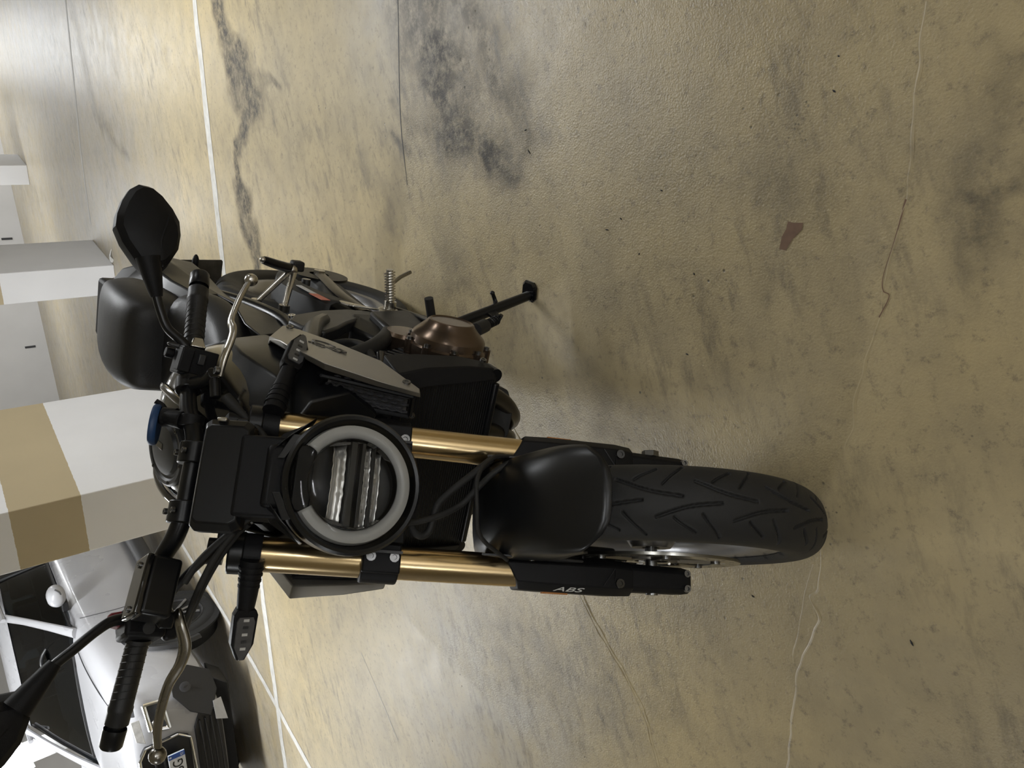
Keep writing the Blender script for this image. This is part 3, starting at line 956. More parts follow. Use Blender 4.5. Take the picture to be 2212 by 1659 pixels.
# handlebar
bar = [(-.372, .454, 1.020), (-.30, .433, 1.021), (-.235, .416, 1.022), (-.165, .396, 1.024), (-.118, .378, 1.022), (-.083, .358, 1.015), (-.045, BARY, BARZ), (0, BARY, BARZ)]
bar = bar + [mir(p) for p in bar[-2::-1]]
hb = MB().tube(bar, [.0111, .0111, .0111, .0122, .0140, .0143, .0143, .0143, .0143, .0143, .0140, .0122, .0111, .0111, .0111], 20, 6).build('handlebar', 'black_satin', BIKE, S)
def barpt(x):
    b = sorted(bar)
    xs = [p[0] for p in b]
    return Vector((x, float(np.interp(x, xs, [p[1] for p in b])), float(np.interp(x, xs, [p[2] for p in b]))))
for s in (-1, 1):
    path = [barpt(s * (.232 + .022 * k)) for k in range(7)]
    ax_ = (path[-1] - path[0]).normalized()
    gp = MB().lathe([(0, .012), (0, .0195), (.006, .0195), (.008, .0162), (.100, .0168), (.103, .0180), (.108, .0180), (.111, .0172), (.128, .0172), (.129, .011)], path[0], ax_, 28).build('grip', 'grip_rubber', BIKE, S)
    for k in range(8):       # slanted rubber ribs
        mb = MB()
        o0 = path[0] + ax_ * (.016 + .011 * k)
        u = Vector((0, 0, 1)); u = (u - ax_ * u.dot(ax_)).normalized(); w = ax_.cross(u)
        mb.tube([o0 + ax_ * (.008 * math.sin(a)) + (u * math.cos(a) + w * math.sin(a)) * .0164 for a in [2 * math.pi * j / 20 for j in range(21)]], .0008, 5, 1, caps=False)
        mb.build('grip_rib', 'grip_rubber', gp, S)
    e0 = barpt(s * .362)
    MB().lathe([(0, .0165), (.004, .0172), (.026, .0165), (.029, .0145), (.029, .006), (.025, 0.0)], e0, ax_, 24).build('bar_end_weight', 'black_satin', gp, S)

# left switch pod and clutch perch
mb = MB()
c0 = barpt(.208)
rz = Matrix.Rotation(R(-17), 3, 'Z')
mb.box(c0 + Vector((0, -.004, -.004)), (.048, .046, .058), rz)
mb.box(c0 + Vector((-.004, -.020, .018)), (.040, .024, .020), rz)
mb.cyl(c0 + Vector((.012, .014, .026)), c0 + Vector((.012, .014, .040)), .009, 12)
sp_ = mb.build('switch_pod', 'black_plastic', BIKE, S, bevel=.005, seg=3)
MB().box(c0 + Vector((.0, -.028, -.006)), (.018, .012, .012), rz).build('horn_button', 'grey_satin', sp_, S, bevel=.002)
MB().box(c0 + Vector((.024, .004, .030)), (.010, .020, .024), rz, taper=.5).build('signal_switch', 'grey_satin', sp_, S, bevel=.003)
MB().prism([c0 + Vector((.022, -.026, -.012)), c0 + Vector((.040, -.020, -.006)), c0 + Vector((.040, -.016, .008)), c0 + Vector((.022, -.020, .012))], (0, .006, 0)).build('pod_ear', 'alu', sp_, S, bevel=.002)
cp = barpt(.165)
mb = MB().lathe([(-.012, .0125), (-.012, .021), (.012, .021), (.012, .0125)], cp, (barpt(.19) - barpt(.14)), 24)
mb.tube([cp + Vector((0, -.012, 0)), cp + Vector((.004, -.040, -.012)), cp + Vector((.012, -.062, -.016))], [.012, .011, .012], 10, 4)
mb.cyl(cp + Vector((-.028, -.064, -.024)), cp + Vector((.006, -.060, -.018)), .0085, 14)
pc = mb.build('clutch_perch', 'black_satin', BIKE, S, bevel=.002)
MB().bolt((.178, .318, 1.008), (0, 0, 1), .007, .006).build('perch_bolt', 'bolt_steel', pc, S)
levL = [(.172, .322, 1.003), (.200, .312, 1.004), (.236, .308, .999), (.252, .311, .999), (.264, .319, 1.001), (.285, .322, .998), (.315, .327, .990), (.345, .333, .979)]
lv = MB().tube(levL, [.0075, .0085, .0090, .0088, .0082, .0080, .0078, .0072], 14, 6, flat=.62, up=(0, 0, 1)).build('clutch_lever', 'alu', BIKE, S)
MB().ball((.356, .336, .973), .0112, 18).build('lever_ball', 'alu', lv, S)
# brake side
levR = [(-.190, .318, 1.006), (-.206, .306, 1.004), (-.236, .306, .992), (-.262, .312, .992), (-.288, .320, 1.000), (-.318, .330, 1.001), (-.350, .340, .998), (-.374, .347, .991)]
lr = MB().tube(levR, [.0080, .0110, .0125, .0100, .0090, .0090, .0088, .0082], 14, 6, flat=.62, up=(0, 0, 1)).build('brake_lever', 'alu_dark', BIKE, S)
MB().ball((-.386, .350, .988), .0122, 18).build('lever_ball', 'alu_dark', lr, S)
bp_ = barpt(-.170)
mb = MB().lathe([(-.014, .0125), (-.014, .021), (.014, .021), (.014, .0125)], bp_, (barpt(-.19) - barpt(-.14)), 24)
mb.cyl(bp_ + Vector((.045, -.046, .002)), bp_ + Vector((-.035, -.052, -.004)), .0135, 16)
mb.box(bp_ + Vector((-.028, -.055, -.008)), (.024, .040, .020), rz)
mcy = mb.build('master_cylinder', 'black_satin', BIKE, S, bevel=.003)
rr_ = Matrix.Rotation(R(14), 3, 'Z') @ Matrix.Rotation(R(8), 3, 'Y')
res = MB().box((-.161, .335, 1.036), (.086, .050, .044), rr_).build('fluid_reservoir', 'black_satin', mcy, S, bevel=.006, seg=3)
MB().box((-.159, .335, 1.061), (.088, .052, .010), rr_).build('reservoir_lid', 'black_gloss', mcy, S, bevel=.003)
for dx in (-.032, .032):
    MB().bolt(Vector((-.159, .335, 1.066)) + rr_ @ Vector((dx, 0, 0)), (0, 0, 1), .005, .003).build('lid_screw', 'bolt_steel', mcy, S)
c1 = barpt(-.212)
rz2 = Matrix.Rotation(R(17), 3, 'Z')
mb = MB().box(c1 + Vector((0, -.004, .002)), (.046, .048, .058), rz2)
mb.cyl(c1 + Vector((-.012, .0, -.030)), c1 + Vector((-.006, -.002, -.052)), .014, 14)
tp = mb.build('throttle_housing', 'black_plastic', BIKE, S, bevel=.006, seg=3)
MB().box(c1 + Vector((.004, .012, .036)), (.026, .020, .020), rz2, taper=.7).build('kill_switch', 'red_button', tp, S, bevel=.003)
MB().cyl(c1 + Vector((-.004, -.030, .0)), c1 + Vector((-.004, -.034, -.0)), .009, 14).build('start_button', 'grey_satin', tp, S)

# mirrors (the right one is turned up on its stem)
def mturn(a, b):
    u_, v_ = a - .332, b - 1.112
    c_, s_ = math.cos(R(27)), math.sin(R(27))
    return (.300 + u_ * c_ - v_ * s_, 1.152 + u_ * s_ + v_ * c_)
for s in (-1, 1):
    st = [(.222, .405, 1.025), (.240, .407, 1.045), (.256, .408, 1.070), (.282, .408, 1.086), (.310, .405, 1.100), (.345, .400, 1.116)]
    if s < 0:
        st = [(.204, .398, 1.052), (.210, .397, 1.072), (.226, .394, 1.092), (.248, .391, 1.114), (.272, .390, 1.137), (.306, .392, 1.156)]
    st = [(s * a, b, c) for a, b, c in st]
    mb = MB().tube(st, [.0085, .0080, .0074, .0074, .0076, .0085], 14, 6)
    mb.cyl((st[0][0], st[0][1] + .004, st[0][2] - .025), st[0], .0125, 14)
    ms = mb.build('mirror_stem', 'black_satin', BIKE, S)
    j0, j1 = Vector(st[-2]), Vector(st[-1])
    mb = MB().tube([j0 - (j1 - j0) * .2, j0 + (j1 - j0) * .35, j1 + (j1 - j0) * .5], [.0095, .0135, .020], 14, 4)
    mb.build('mirror_boot', 'black_plastic', ms, S)
    ol = [(.332, 1.112), (.352, 1.138), (.378, 1.164), (.402, 1.179), (.424, 1.181), (.450, 1.178), (.474, 1.171), (.489, 1.159), (.492, 1.144), (.484, 1.126), (.466, 1.104), (.446, 1.088), (.420, 1.081), (.390, 1.080), (.360, 1.090), (.340, 1.101)]
    if s < 0:
        ol = [mturn(a, b) for a, b in ol]
    ol = [(s * a, b) for a, b in ol]
    yb = .408
    cx_, cz_ = sum(a for a, b in ol) / len(ol), sum(b for a, b in ol) / len(ol)
    def mring(y, k, dz=0.0, dx=0.0):
        return [Vector((cx_ + (a - cx_) * k + dx, y, cz_ + (b - cz_) * k + dz)) for a, b in ol]
    mb = MB().loft([mring(yb + .022, .97), mring(yb + .012, 1.0), mring(yb, .99), mring(yb - .012, .90, -.004), mring(yb - .021, .62, -.012, -s * .006), mring(yb - .0245, .22, -.016, -s * .012)])
    mh = mb.build('mirror_head', 'black_plastic', BIKE, S, smooth=24)
    MB().loft([mring(yb + .0215, .93), mring(yb + .0235, .93)]).build('mirror_pane', 'mirror_glass', mh, S)
    # moulded ridge across the back
    rg = [(.352, -.014, 1.100), (.392, -.0225, 1.112), (.440, -.0205, 1.108), (.470, -.009, 1.120)]
    if s < 0:
        rg = [(mturn(a, c)[0], d, mturn(a, c)[1]) for a, d, c in rg]
    MB().tube([(s * a, yb + d, c) for a, d, c in rg], [.002, .003, .0025, .001], 8, 5).build('mirror_ridge', 'black_plastic', mh, S)

# headlight
HC = Vector((0, .118, .858))
HN = Vector((0, -.972, .235)).normalized()               # facing
HU = Vector((0, .235, .972)).normalized()                # up within the lens
HX = Vector((1, 0, 0))
def hp(x, u, n):
    return HC + HX * x + HU * u + HN * n
mb = MB().lathe([(-.135, .030), (-.128, .055), (-.10, .082), (-.05, .098), (-.012, .1035), (.004, .1035), (.008, .100), (.006, .0955), (-.004, .090), (-.030, .089), (-.048, 0.0)], HC, HN, 56)
hl = mb.build('headlight_shell', 'black_matte_paint', BIKE, S, 35)
# daylight ring, open at the top
mb = MB().lathe([(-.012, .0665), (.000, .0680), (.006, .0720), (.0075, .0790), (.0045, .0860), (-.006, .0885), (-.012, .0885)], HC, HN, 72, a0=R(33), a1=R(327), ref=HU)
ring = mb.build('light_ring', 'lamp_ring', hl, S, 50, solid=.002)
mb = MB().lathe([(.0015, .0672), (.0022, .0660), (-.010, .0645)], HC, HN, 60)
mb.build('ring_bezel', 'black_gloss', hl, S)
mb = MB().prism([hp(-.050, .060, -.006), hp(.050, .060, -.006), hp(.046, .086, -.006), hp(-.046, .086, -.006)], HN * .006)
mb.build('bezel_top', 'engine_black', hl, S, bevel=.002)
def refl(u0, u1, hw0, hw1, nseg=16, dep=.020):
    mb = MB()
    vs, fs = [], []
    for i in range(nseg + 1):
        t = -1 + 2 * i / nseg
        for j in range(5):
            v = j / 4
            hw = hw0 + (hw1 - hw0) * v
            wob = .0022 * math.sin(i * 2.4 + j) + .0018 * mnoise.noise((i * .9, j * .7, u0 * 100))
            vs.append(hp(t * hw, u0 + (u1 - u0) * v, -.014 - dep * (1 - abs(2 * v - 1) ** 2) * .5 - .006 * t * t + wob))
    for i in range(nseg):
        for j in range(4):
            fs.append((i * 5 + j, (i + 1) * 5 + j, (i + 1) * 5 + j + 1, i * 5 + j + 1))
    mb.add(vs, fs)
    return mb
refl(.010, .030, .060, .054).build('upper_reflector', 'reflector', hl, S, 60, solid=.001)
refl(-.028, -.018, .060, .061, 22, .014).build('lower_reflector', 'reflector', hl, S, 20, solid=.001)
refl(-.044, -.031, .052, .058, 14, .020).build('lower_reflector', 'reflector', hl, S, 20, solid=.001)
for u, h in ((.003, .010), (-.0115, .006), (-.0295, .0022)):
    MB().box(hp(0, u, -.010), (.126, .016, h), Matrix.Rotation(R(-13.6), 3, 'X')).build('reflector_bar', 'lamp_inner', hl, S, bevel=.001)
for sx in (-1, 1):
    MB().prism([hp(sx * .058, .034, -.010), hp(sx * .064, 0, -.010), hp(sx * .064, -.012, -.010), hp(sx * .050, .044, -.010)], HN * .004).build('bezel_cheek', 'black_gloss', hl, S)
mb = MB().lathe([(.006, .0945), (.012, .086), (.017, .070), (.021, .045), (.0225, .018), (.0228, 0.0)], HC, HN, 48)
mb.build('headlight_lens', 'lens_glass', hl, S, 60)
# side cheeks and brow over the lamp
for s in (-1, 1):
    mb = MB().prism([hp(s * .088, .062, -.015), hp(s * .058, .098, -.018), hp(s * .030, .118, -.022), hp(s * .034, .122, -.045), hp(s * .062, .102, -.050), hp(s * .088, .058, -.045)], HN * .014 + HX * (s * .004))
    mb.build('lamp_cheek', 'black_matte_paint', hl, S, bevel=.003)
    mb = MB().prism([hp(s * .060, .084, .000), hp(s * .024, .103, -.004), hp(s * .024, .112, -.012), hp(s * .062, .094, -.010)], HN * .004)
    mb.build('lamp_brow', 'grey_satin', hl, S, bevel=.001)
mb = MB().box(hp(0, .108, -.035), (.090, .050, .030), Matrix.Rotation(R(-13), 3, 'X'))
mb.build('lamp_hood', 'black_plastic', hl, S, bevel=.006)
# bracket and ribbed back of the instrument
mb = MB().box((0, .205, .955), (.118, .070, .066), Matrix.Rotation(R(-38), 3, 'X'))
mb.box((.006, .180, .928), (.090, .05, .05), Matrix.Rotation(R(-30), 3, 'X'))
ib = mb.build('instrument_bracket', 'black_plastic', BIKE, S, bevel=.006, seg=3)
for k in range(8):
    MB().box(Vector((-.045 + .0125 * k, .166, .950)), (.004, .006, .030), Matrix.Rotation(R(-38), 3, 'X')).build('bracket_rib', 'black_plastic', ib, S, bevel=.001)
ri_ = Matrix.Rotation(R(-38), 3, 'X')
MB().tube([(.030, .200, .985), (.040, .180, .965), (.046, .185, .935), (.040, .215, .905)], .008, 10, 5).build('display_lead', 'rubber', ib, S)
mb = MB().loft([[Vector((0, .232, 1.004)) + ri_ @ Vector((a * k, d, b * k)) for a, b in ((-.081, -.026), (-.074, -.036), (.074, -.036), (.081, -.026), (.081, .026), (.074, .034), (-.074, .034), (-.081, .026))] for d, k in ((-.022, .86), (-.012, 1.0), (.010, 1.0), (.014, .97))])
di = mb.build('instrument_display', 'black_satin', BIKE, S, smooth=20, bevel=.002)
MB().box(Vector((0, .232, 1.004)) + ri_ @ Vector((0, .0145, 0)), (.140, .002, .052), ri_).build('screen', 'screen', di, S)
MB().box(Vector((.079, .226, 1.020)), (.006, .020, .014), ri_).build('display_corner', 'alu', di, S, bevel=.002)

# turn signals
for s in (-1, 1):
    dx = -.004 if s > 0 else .0
    a, b = (Vector((.118, .262, .932)), Vector((.205, .291, .902))) if s > 0 else (Vector((-.112, .262, .930)), Vector((-.185, .282, .921)))
    mb = MB().tube([a, a + (b - a) * .35, a + (b - a) * .7, b], [.0175, .0160, .0145, .0125], 14, 4)
    mb.lathe([(-.014, .0272), (-.014, .031), (.014, .031), (.014, .0272)], fk(s * GX, .918), AX, 24)
    for k in range(4):
        q = a + (b - a) * (.15 + .12 * k)
        mb.lathe([(-.002, .015), (-.002, .0185 - .0008 * k), (.002, .0185 - .0008 * k), (.002, .015)], q, b - a, 14)
    sg = mb.build('signal_stalk', 'black_plastic', BIKE, S)
    e = (b - a).normalized()
    L0 = b - e * .008
    ln = .078
    fwd = Vector((0, -1, .15)); fwd = (fwd - e * fwd.dot(e)).normalized()
    upv = e.cross(fwd) * (1 if (e.cross(fwd)).z > 0 else -1)
    def hexr(k, f):
        return [L0 + e * p + upv * (q * k) + fwd * f for p, q in ((0.004, .0), (.004, .0135), (.012, .0175), (.055, .0165), (ln, .006), (ln, -.006), (.055, -.0165), (.012, -.0175), (.004, -.0135))]
    mb = MB().loft([hexr(.80, -.012), hexr(1.0, -.004), hexr(1.0, .010), hexr(.93, .012)])
    mb.build('signal_body', 'black_plastic', sg, S, smooth=25, bevel=.001)
    def hexl(k, f):
        return [L0 + e * (.010 + p * .88) + upv * (q * k) + fwd * f for p, q in ((.004, .0), (.004, .0100), (.012, .0135), (.055, .0125), (ln - .002, .003), (ln - .002, -.003), (.055, -.0125), (.012, -.0135), (.004, -.0100))]
    mb = MB().loft([hexl(1, .0125), hexl(.95, .0150)])
    mb.build('signal_lens', 'signal_lens', sg, S, smooth=25)
    for k in range(5):
        MB().box(L0 + e * (.018 + .0105 * k) + fwd * .0150, (.0040, .001, .008), Matrix((e, fwd, upv)).transposed()).build('led_cell', 'grey_satin' if k % 2 else 'lamp_ring', sg, S)

# front mudguard
def mudguard():
    prof = [(-.0850, .0), (-.0855, .35), (-.0835, .62), (-.076, .78), (-.060, .885), (-.040, .95), (-.020, .987), (0, 1.0)]
    prof = prof + [(-x, v) for x, v in prof[-2::-1]]
    rows = []
    n = 34
    for i in range(n + 1):
        t = i / n
        th = R(-58 + (27 + 58) * t)
        # skirt depth shrinks towards the front tip, deep around the fork legs
        deep = .078 * math.exp(-((math.degrees(th) + 12) / 24) ** 2) + .030
        wid = 1.0 - .05 * max(0, (t - .72) / .28) ** 2 - .10 * max(0, (.25 - t) / .25) ** 2
        crown = .3255 + .004 * math.sin(t * math.pi)
        row = []
        for k, (x, v) in enumerate(prof):
            r = crown - deep * (1 - v) ** 1.0
            # rounded front edge: corners set back
            back = R(9) * max(0, (t - .75) / .25) * (abs(x) / .0855) ** 3.5
            a = th - back
            row.append(Vector((x * wid, -r * math.sin(a), .3 + r * math.cos(a))))
        rows.append(row)
    mb = MB().loft(rows, caps=False, closed=False)
    return mb.build('front_mudguard', 'black_matte_paint', BIKE, S, 60, solid=.003)
mg = mudguard()
for s in (-1, 1):
    mb = MB().prism([fk(s * .080, .50, .012), fk(s * .080, .56, .03), fk(s * .079, .60, .052), fk(s * .079, .52, .075), fk(s * .080, .44, .055)], (s * .004, 0, 0))
    st_ = mb.build('mudguard_stay', 'grey_satin', mg, S, bevel=.001)
    MB().bolt(fk(s * .082, .52, .045), (s, 0, 0), .006, .004).build('stay_bolt', 'bolt_steel', mg, S)

# hoses and cables on the steering
def hose(name, pts, r, xf=None, m='rubber', par=None):
    return MB().tube(pts, r, 10, 7).build(name, m, par or BIKE, xf)
hose('brake_hose', [(-.150, .300, 1.010), (-.120, .285, 1.000), (-.090, .255, .985), (-.050, .215, .955), (-.040, .20, .90), (-.042, .185, .84), (-.045, .15, .76), (-.030, .130, .70), (-.005, .12, .655), (.020, .10, .64), (.050, .08, .62), (.075, .06, .585), (.082, .045, .52), (.080, .07, .43)], .0052, S)
hose('throttle_cable', [(-.220, .392, .968), (-.190, .330, .985), (-.150, .290, .990), (-.110, .262, .985), (-.060, .235, .965), (-.03, .26, .93), (-.02, .33, .90)], .0046, S)
hose('throttle_cable', [(-.216, .395, .962), (-.186, .335, .978), (-.146, .298, .980), (-.105, .272, .972), (-.055, .25, .95), (-.025, .28, .92), (-.015, .34, .89)], .0046, S)
hose('switch_harness', [(-.170, .385, 1.000), (-.135, .345, .990), (-.098, .290, .975), (-.06, .25, .95)], .0065, S)
hose('clutch_cable', [(.140, .322, .988), (.125, .312, .975), (.112, .300, .965), (.100, .290, .955), (.085, .270, .945), (.060, .25, .935), (.03, .27, .91)], [.0095, .0085, .0065, .0055, .005, .005, .005], S)
hose('mudguard_hose', [(-.088, .075, .585), (-.06, .050, .665), (-.020, .030, .693), (.030, .035, .690), (.070, .06, .640), (.085, .08, .58)], .0035, S)
hose('horn_hose', [(.02, .140, .735), (-.035, .150, .730), (-.058, .150, .712), (-.050, .145, .695), (-.010, .135, .690), (.015, .125, .672), (.050, .105, .640), (.075, .085, .62)], .0062, S)
mb = MB().box((.106, .352, .955), (.030, .022, .028), Matrix.Rotation(R(20), 3, 'Z'))
tb = mb.build('ignition_tab', 'grey_satin', BIKE, S, bevel=.002)
# phone mount clamped on the bar
pm0 = barpt(.100)
mb = MB().lathe([(-.009, .0138), (-.009, .0195), (.009, .0195), (.009, .0138)], pm0, (1, 0, 0), 20)
mb.tube([pm0 + Vector((0, .004, .012)), pm0 + Vector((.004, .022, .026)), pm0 + Vector((.006, .038, .036))], [.015, .013, .012], 12, 4)
mb.cyl(pm0 + Vector((.006, .022, .016)), pm0 + Vector((.006, .036, .034)), .0160, 18)
pmh = mb.build('phone_holder', 'black_plastic', BIKE, S, bevel=.001)
mb = MB().loft([[pm0 + Vector((-.006, .046, .034)) + Vector((a * k, b * k * .85 + d * .35, -b * k * .40 + d)) for a, b in [(.034 * math.cos(q), .030 * math.sin(q)) for q in [2 * math.pi * j / 24 for j in range(24)]]] for k, d in ((.92, 0), (1, .003), (1, .008), (.93, .011))])
mb.build('blue_pad', 'blue_pad', pmh, S)
MB().tube([pm0 + Vector((.016, .040, .030)), pm0 + Vector((.026, .044, .036)), pm0 + Vector((.032, .047, .046))], [.006, .005, .0045], 8, 4).build('holder_claw', 'black_plastic', pmh, S)
# ---- bodywork and chassis (frame-fixed)
def sup(w, zt, zb, y, n=28, p=2.6):
    """tank-like cross section: rounded top, flatter bottom"""
    out = []
    zm = zb + (zt - zb) * .38
    for k in range(n):
        a = 2 * math.pi * k / n
        c, s_ = math.cos(a), math.sin(a)
        x = w * math.copysign(abs(c) ** (2 / p), c)
        h = (zt - zm) if s_ > 0 else (zm - zb)
        out.append(Vector((x, y, zm + h * math.copysign(abs(s_) ** (2 / p), s_))))
    return out
tank = [(.350, .050, .905, .84), (.370, .085, .935, .83), (.410, .120, .965, .81), (.470, .145, .990, .79), (.540, .160, 1.002, .775), (.610, .162, .998, .770), (.680, .150, .972, .765), (.740, .128, .930, .765), (.790, .105, .885, .765), (.820, .085, .850, .77)]
mb = MB().loft([sup(w, zt, zb, y) for y, w, zt, zb in tank])
tk = mb.build('fuel_tank', 'black_gloss', BIKE, None, 60, sub=1)
tn = Vector((0, -.16, 1)).normalized()
mb = MB().lathe([(-.012, .066), (.001, .066), (.004, .062), (.004, .056), (.001, .052), (.001, .047), (.006, .043), (.0085, .030), (.009, 0.0)], (0, .520, .9985), tn, 48)
cap = mb.build('filler_cap', 'grey_satin', tk, None, 25)
MB().box((.006, .530, 1.008), (.013, .030, .004), Matrix.Rotation(R(9), 3, 'X')).build('key_flap', 'black_gloss', tk, bevel=.001)
for k in range(6):
    a = 2 * math.pi * k / 6 + .4
    MB().bolt(Vector((.0585 * math.cos(a), .520 + .0585 * math.sin(a), 1.0015 + .16 * .0585 * math.sin(a))), tn, .0034, .002).build('cap_screw', 'black_gloss', tk)
# raised spine moulded behind and in front of the cap
MB().tube([(-.085, .44, .972), (-.092, .52, .990), (-.085, .60, .990), (-.06, .68, .968)], [.004, .008, .008, .003], 10, 6, flat=.6).build('tank_ridge', 'black_gloss', tk)
MB().tube([(.085, .44, .972), (.092, .52, .990), (.085, .60, .990), (.06, .68, .968)], [.004, .008, .008, .003], 10, 6, flat=.6).build('tank_ridge', 'black_gloss', tk)

# tank sides below the silver covers
for s in (-1, 1):
    mb = MB().loft([[Vector((s * a, b, c)) for a, b, c in r_] for r_ in (
        [(.100, .345, .86), (.150, .345, .83), (.165, .345, .76), (.120, .345, .70), (.06, .345, .72)],
        [(.110, .42, .91), (.165, .42, .86), (.190, .42, .78), (.150, .42, .70), (.06, .42, .70)],
        [(.120, .54, .93), (.170, .54, .88), (.186, .54, .80), (.160, .54, .72), (.06, .54, .72)],
        [(.110, .66, .91), (.160, .66, .86), (.170, .66, .79), (.150, .66, .74), (.06, .66, .74)],
        [(.090, .75, .88), (.130, .75, .84), (.140, .75, .78), (.120, .75, .75), (.06, .75, .75)])])
    mb.build('tank_side_cover', 'black_matte_paint', BIKE, None, 40, bevel=.004)
# silver side panels (shape read on the rider's left, mirrored)
REAR = [(.195, .561, .824), (.195, .644, .764), (.198, .607, .746), (.200, .521, .711), (.200, .408, .673), (.190, .284, .663)]
FRNT = [(.210, .492, .833), (.2125, .455, .835), (.216, .415, .833), (.222, .329, .826), (.205, .285, .745), (.192, .260, .678)]
CHAM = [(.195, .535, .832), (.197, .480, .829), (.200, .436, .822), (.205, .343, .816), (.191, .297, .740), (.182, .264, .672)]
for s in (-1, 1):
    rr1 = [Vector((s * a, b, c)) for a, b, c in REAR]
    rr2 = [Vector((s * a, b, c)) for a, b, c in FRNT]
    rr3 = [Vector((s * a, b, c)) for a, b, c in CHAM]
    inn = [Vector((s * (a - .020), b + .012, c - .004)) for a, b, c in REAR]
    mb = MB().loft([rr1, rr2, rr3, inn], caps=False, closed=False)
    mb.f.append((0, 6, 12, 18))
    mb.f.append((5, 23, 17, 11))
    for k in range(5):
        mb.f.append((k, k + 18, k + 19, k + 1))
    sp2 = mb.build('side_panel', 'silver_paint', BIKE, None, 25, bevel=.002)
    # fasteners
    for (x, y, z) in ((.2005, .610, .765), (.196, .300, .682)):
        MB().bolt((s * x, y, z), (s, -.15, .1), .0075, .003, 14).build('panel_fastener', 'bolt_steel', sp2)
    # embossed letters, reading rearward to forward on this side
    a0, a1 = Vector((s * .2055, .518, .772)), Vector((s * .2105, .412, .752))
    nrm = Vector((s * 1.0, .044, -.094)).normalized()
    rt = (a1 - a0).normalized()
    o_ = a0
    if s < 0:
        rt = -rt
        o_ = a1
    rt = (rt - nrm * rt.dot(nrm)).normalized()
    upv = nrm.cross(rt).normalized()
    text_mesh('CB', .040, o_ + nrm * .0012, rt, upv, .0014, shear=.25, sx=1.75).build('panel_letters', 'badge_dark', sp2, smooth=0)
    text_mesh('650R', .013, o_ + nrm * .0012 - upv * .014 + rt * .022, rt, upv, .0012, shear=.25, sx=1.7).build('panel_letters', 'badge_dark', sp2, smooth=0)
    # intake grille under the panel: frame plus honeycomb cells
    c00, c10, c11, c01 = Vector((s * .190, .352, .805)), Vector((s * .178, .282, .682)), Vector((s * .128, .322, .655)), Vector((s * .128, .415, .775))
    def gp(u, v, n=0.0):
        return (c00 * (1 - u) + c10 * u) * (1 - v) + (c01 * (1 - u) + c11 * u) * v + gn * n
    gn = (c10 - c00).cross(c01 - c00).normalized()
    if gn.y > 0:
        gn = -gn
    mb = MB().add([gp(0, 0, -.010), gp(1, 0, -.010), gp(1, 1, -.010), gp(0, 1, -.010)], [(0, 1, 2, 3)])
    gr = mb.build('intake_back', 'engine_black', BIKE, None, 0)
    mb = MB()
    nu, nv = 8, 5
    ru, rv = .5 / nu, .5 / nv
    for iu in range(nu + 1):
        for iv in range(nv):
            cu, cv = (iu + (.5 if iv % 2 else 0)) / (nu + .5), (iv + .5) / nv
            hexp = [(cu + .62 / nu * math.cos(q) * .92, cv + .62 / nv * math.sin(q) * .92) for q in [math.pi / 3 * j + math.pi / 6 for j in range(6)]]
            hexi = [(cu + .40 / nu * math.cos(q) * .92, cv + .40 / nv * math.sin(q) * .92) for q in [math.pi / 3 * j + math.pi / 6 for j in range(6)]]
            if min(p[0] for p in hexp) < -.06 or max(p[0] for p in hexp) > 1.06:
                continue
            r0 = [gp(*p, .000) for p in hexp]
            r1 = [gp(*p, .000) for p in hexi]
            r2 = [gp(*p, -.009) for p in hexi]
            b0 = len(mb.v)
            mb.add(r0 + r1 + r2, [(j, (j + 1) % 6, 6 + (j + 1) % 6, 6 + j) for j in range(6)] + [(6 + j, 6 + (j + 1) % 6, 12 + (j + 1) % 6, 12 + j) for j in range(6)])
    tag(mb.build('intake_honeycomb', 'comb_grey', gr, None, 0), kind='stuff')
    mb = MB()
    q = [gp(-.06, -.05, .002), gp(1.04, -.05, .002), gp(1.04, 1.06, .002), gp(-.06, 1.06, .002)]
    for j in range(4):
        mb.tube([q[j], q[(j + 1) % 4]], .004, 6, 1)
    mb.build('intake_frame', 'black_plastic', gr)
    # dark inner duct from the grille to the head
    mb = MB().loft([[gp(0, 0, -.012), gp(1, 0, -.012), gp(1, 1, -.012), gp(0, 1, -.012)], [Vector((s * .15, .48, .80)), Vector((s * .15, .46, .68)), Vector((s * .06, .46, .68)), Vector((s * .06, .48, .80))]])
    mb.build('intake_duct', 'black_plastic', gr, None, 30)
MB().bolt((.128, .318, .648), (0, -1, .3), .006, .006).build('duct_bolt', 'bolt_steel', BIKE)

# radiator
rt_ = Matrix.Rotation(R(-6), 3, 'X')
RC = Vector((-.008, .380, .535))
mb = MB().box(RC, (.385, .026, .205), rt_)
rad = mb.build('radiator', 'radiator_fins', BIKE, None, 0)
for s in (-1, 1):
    mb = MB().loft([[RC + rt_ @ Vector((s * a, b, c)) for a, b, c in ring_] for ring_ in (
        [(.186, -.018, -.098), (.208, -.008, -.096), (.212, .024, -.092), (.186, .026, -.096)],
        [(.180, -.024, -.03), (.212, -.014, -.03), (.218, .036, -.03), (.186, .034, -.03)],
        [(.172, -.028, .06), (.206, -.016, .06), (.214, .050, .055), (.184, .050, .055)],
        [(.160, -.034, .125), (.196, -.024, .120), (.206, .060, .115), (.176, .060, .115)])])
    mb.build('radiator_shroud', 'black_plastic', rad, None, 30, bevel=.003)
    MB().cyl(RC + rt_ @ Vector((s * .194, -.012, -.100)), RC + rt_ @ Vector((s * .194, .026, -.100)), .014, 16).build('radiator_foot', 'black_satin', rad)
    MB().bolt(RC + rt_ @ Vector((s * .216, .012, -.078)), (s, -.2, 0), .007, .005).build('shroud_bolt', 'bolt_steel', rad)
MB().box(RC + rt_ @ Vector((0, -.004, .106)), (.36, .036, .020), rt_).build('radiator_tank', 'black_satin', rad, bevel=.004)
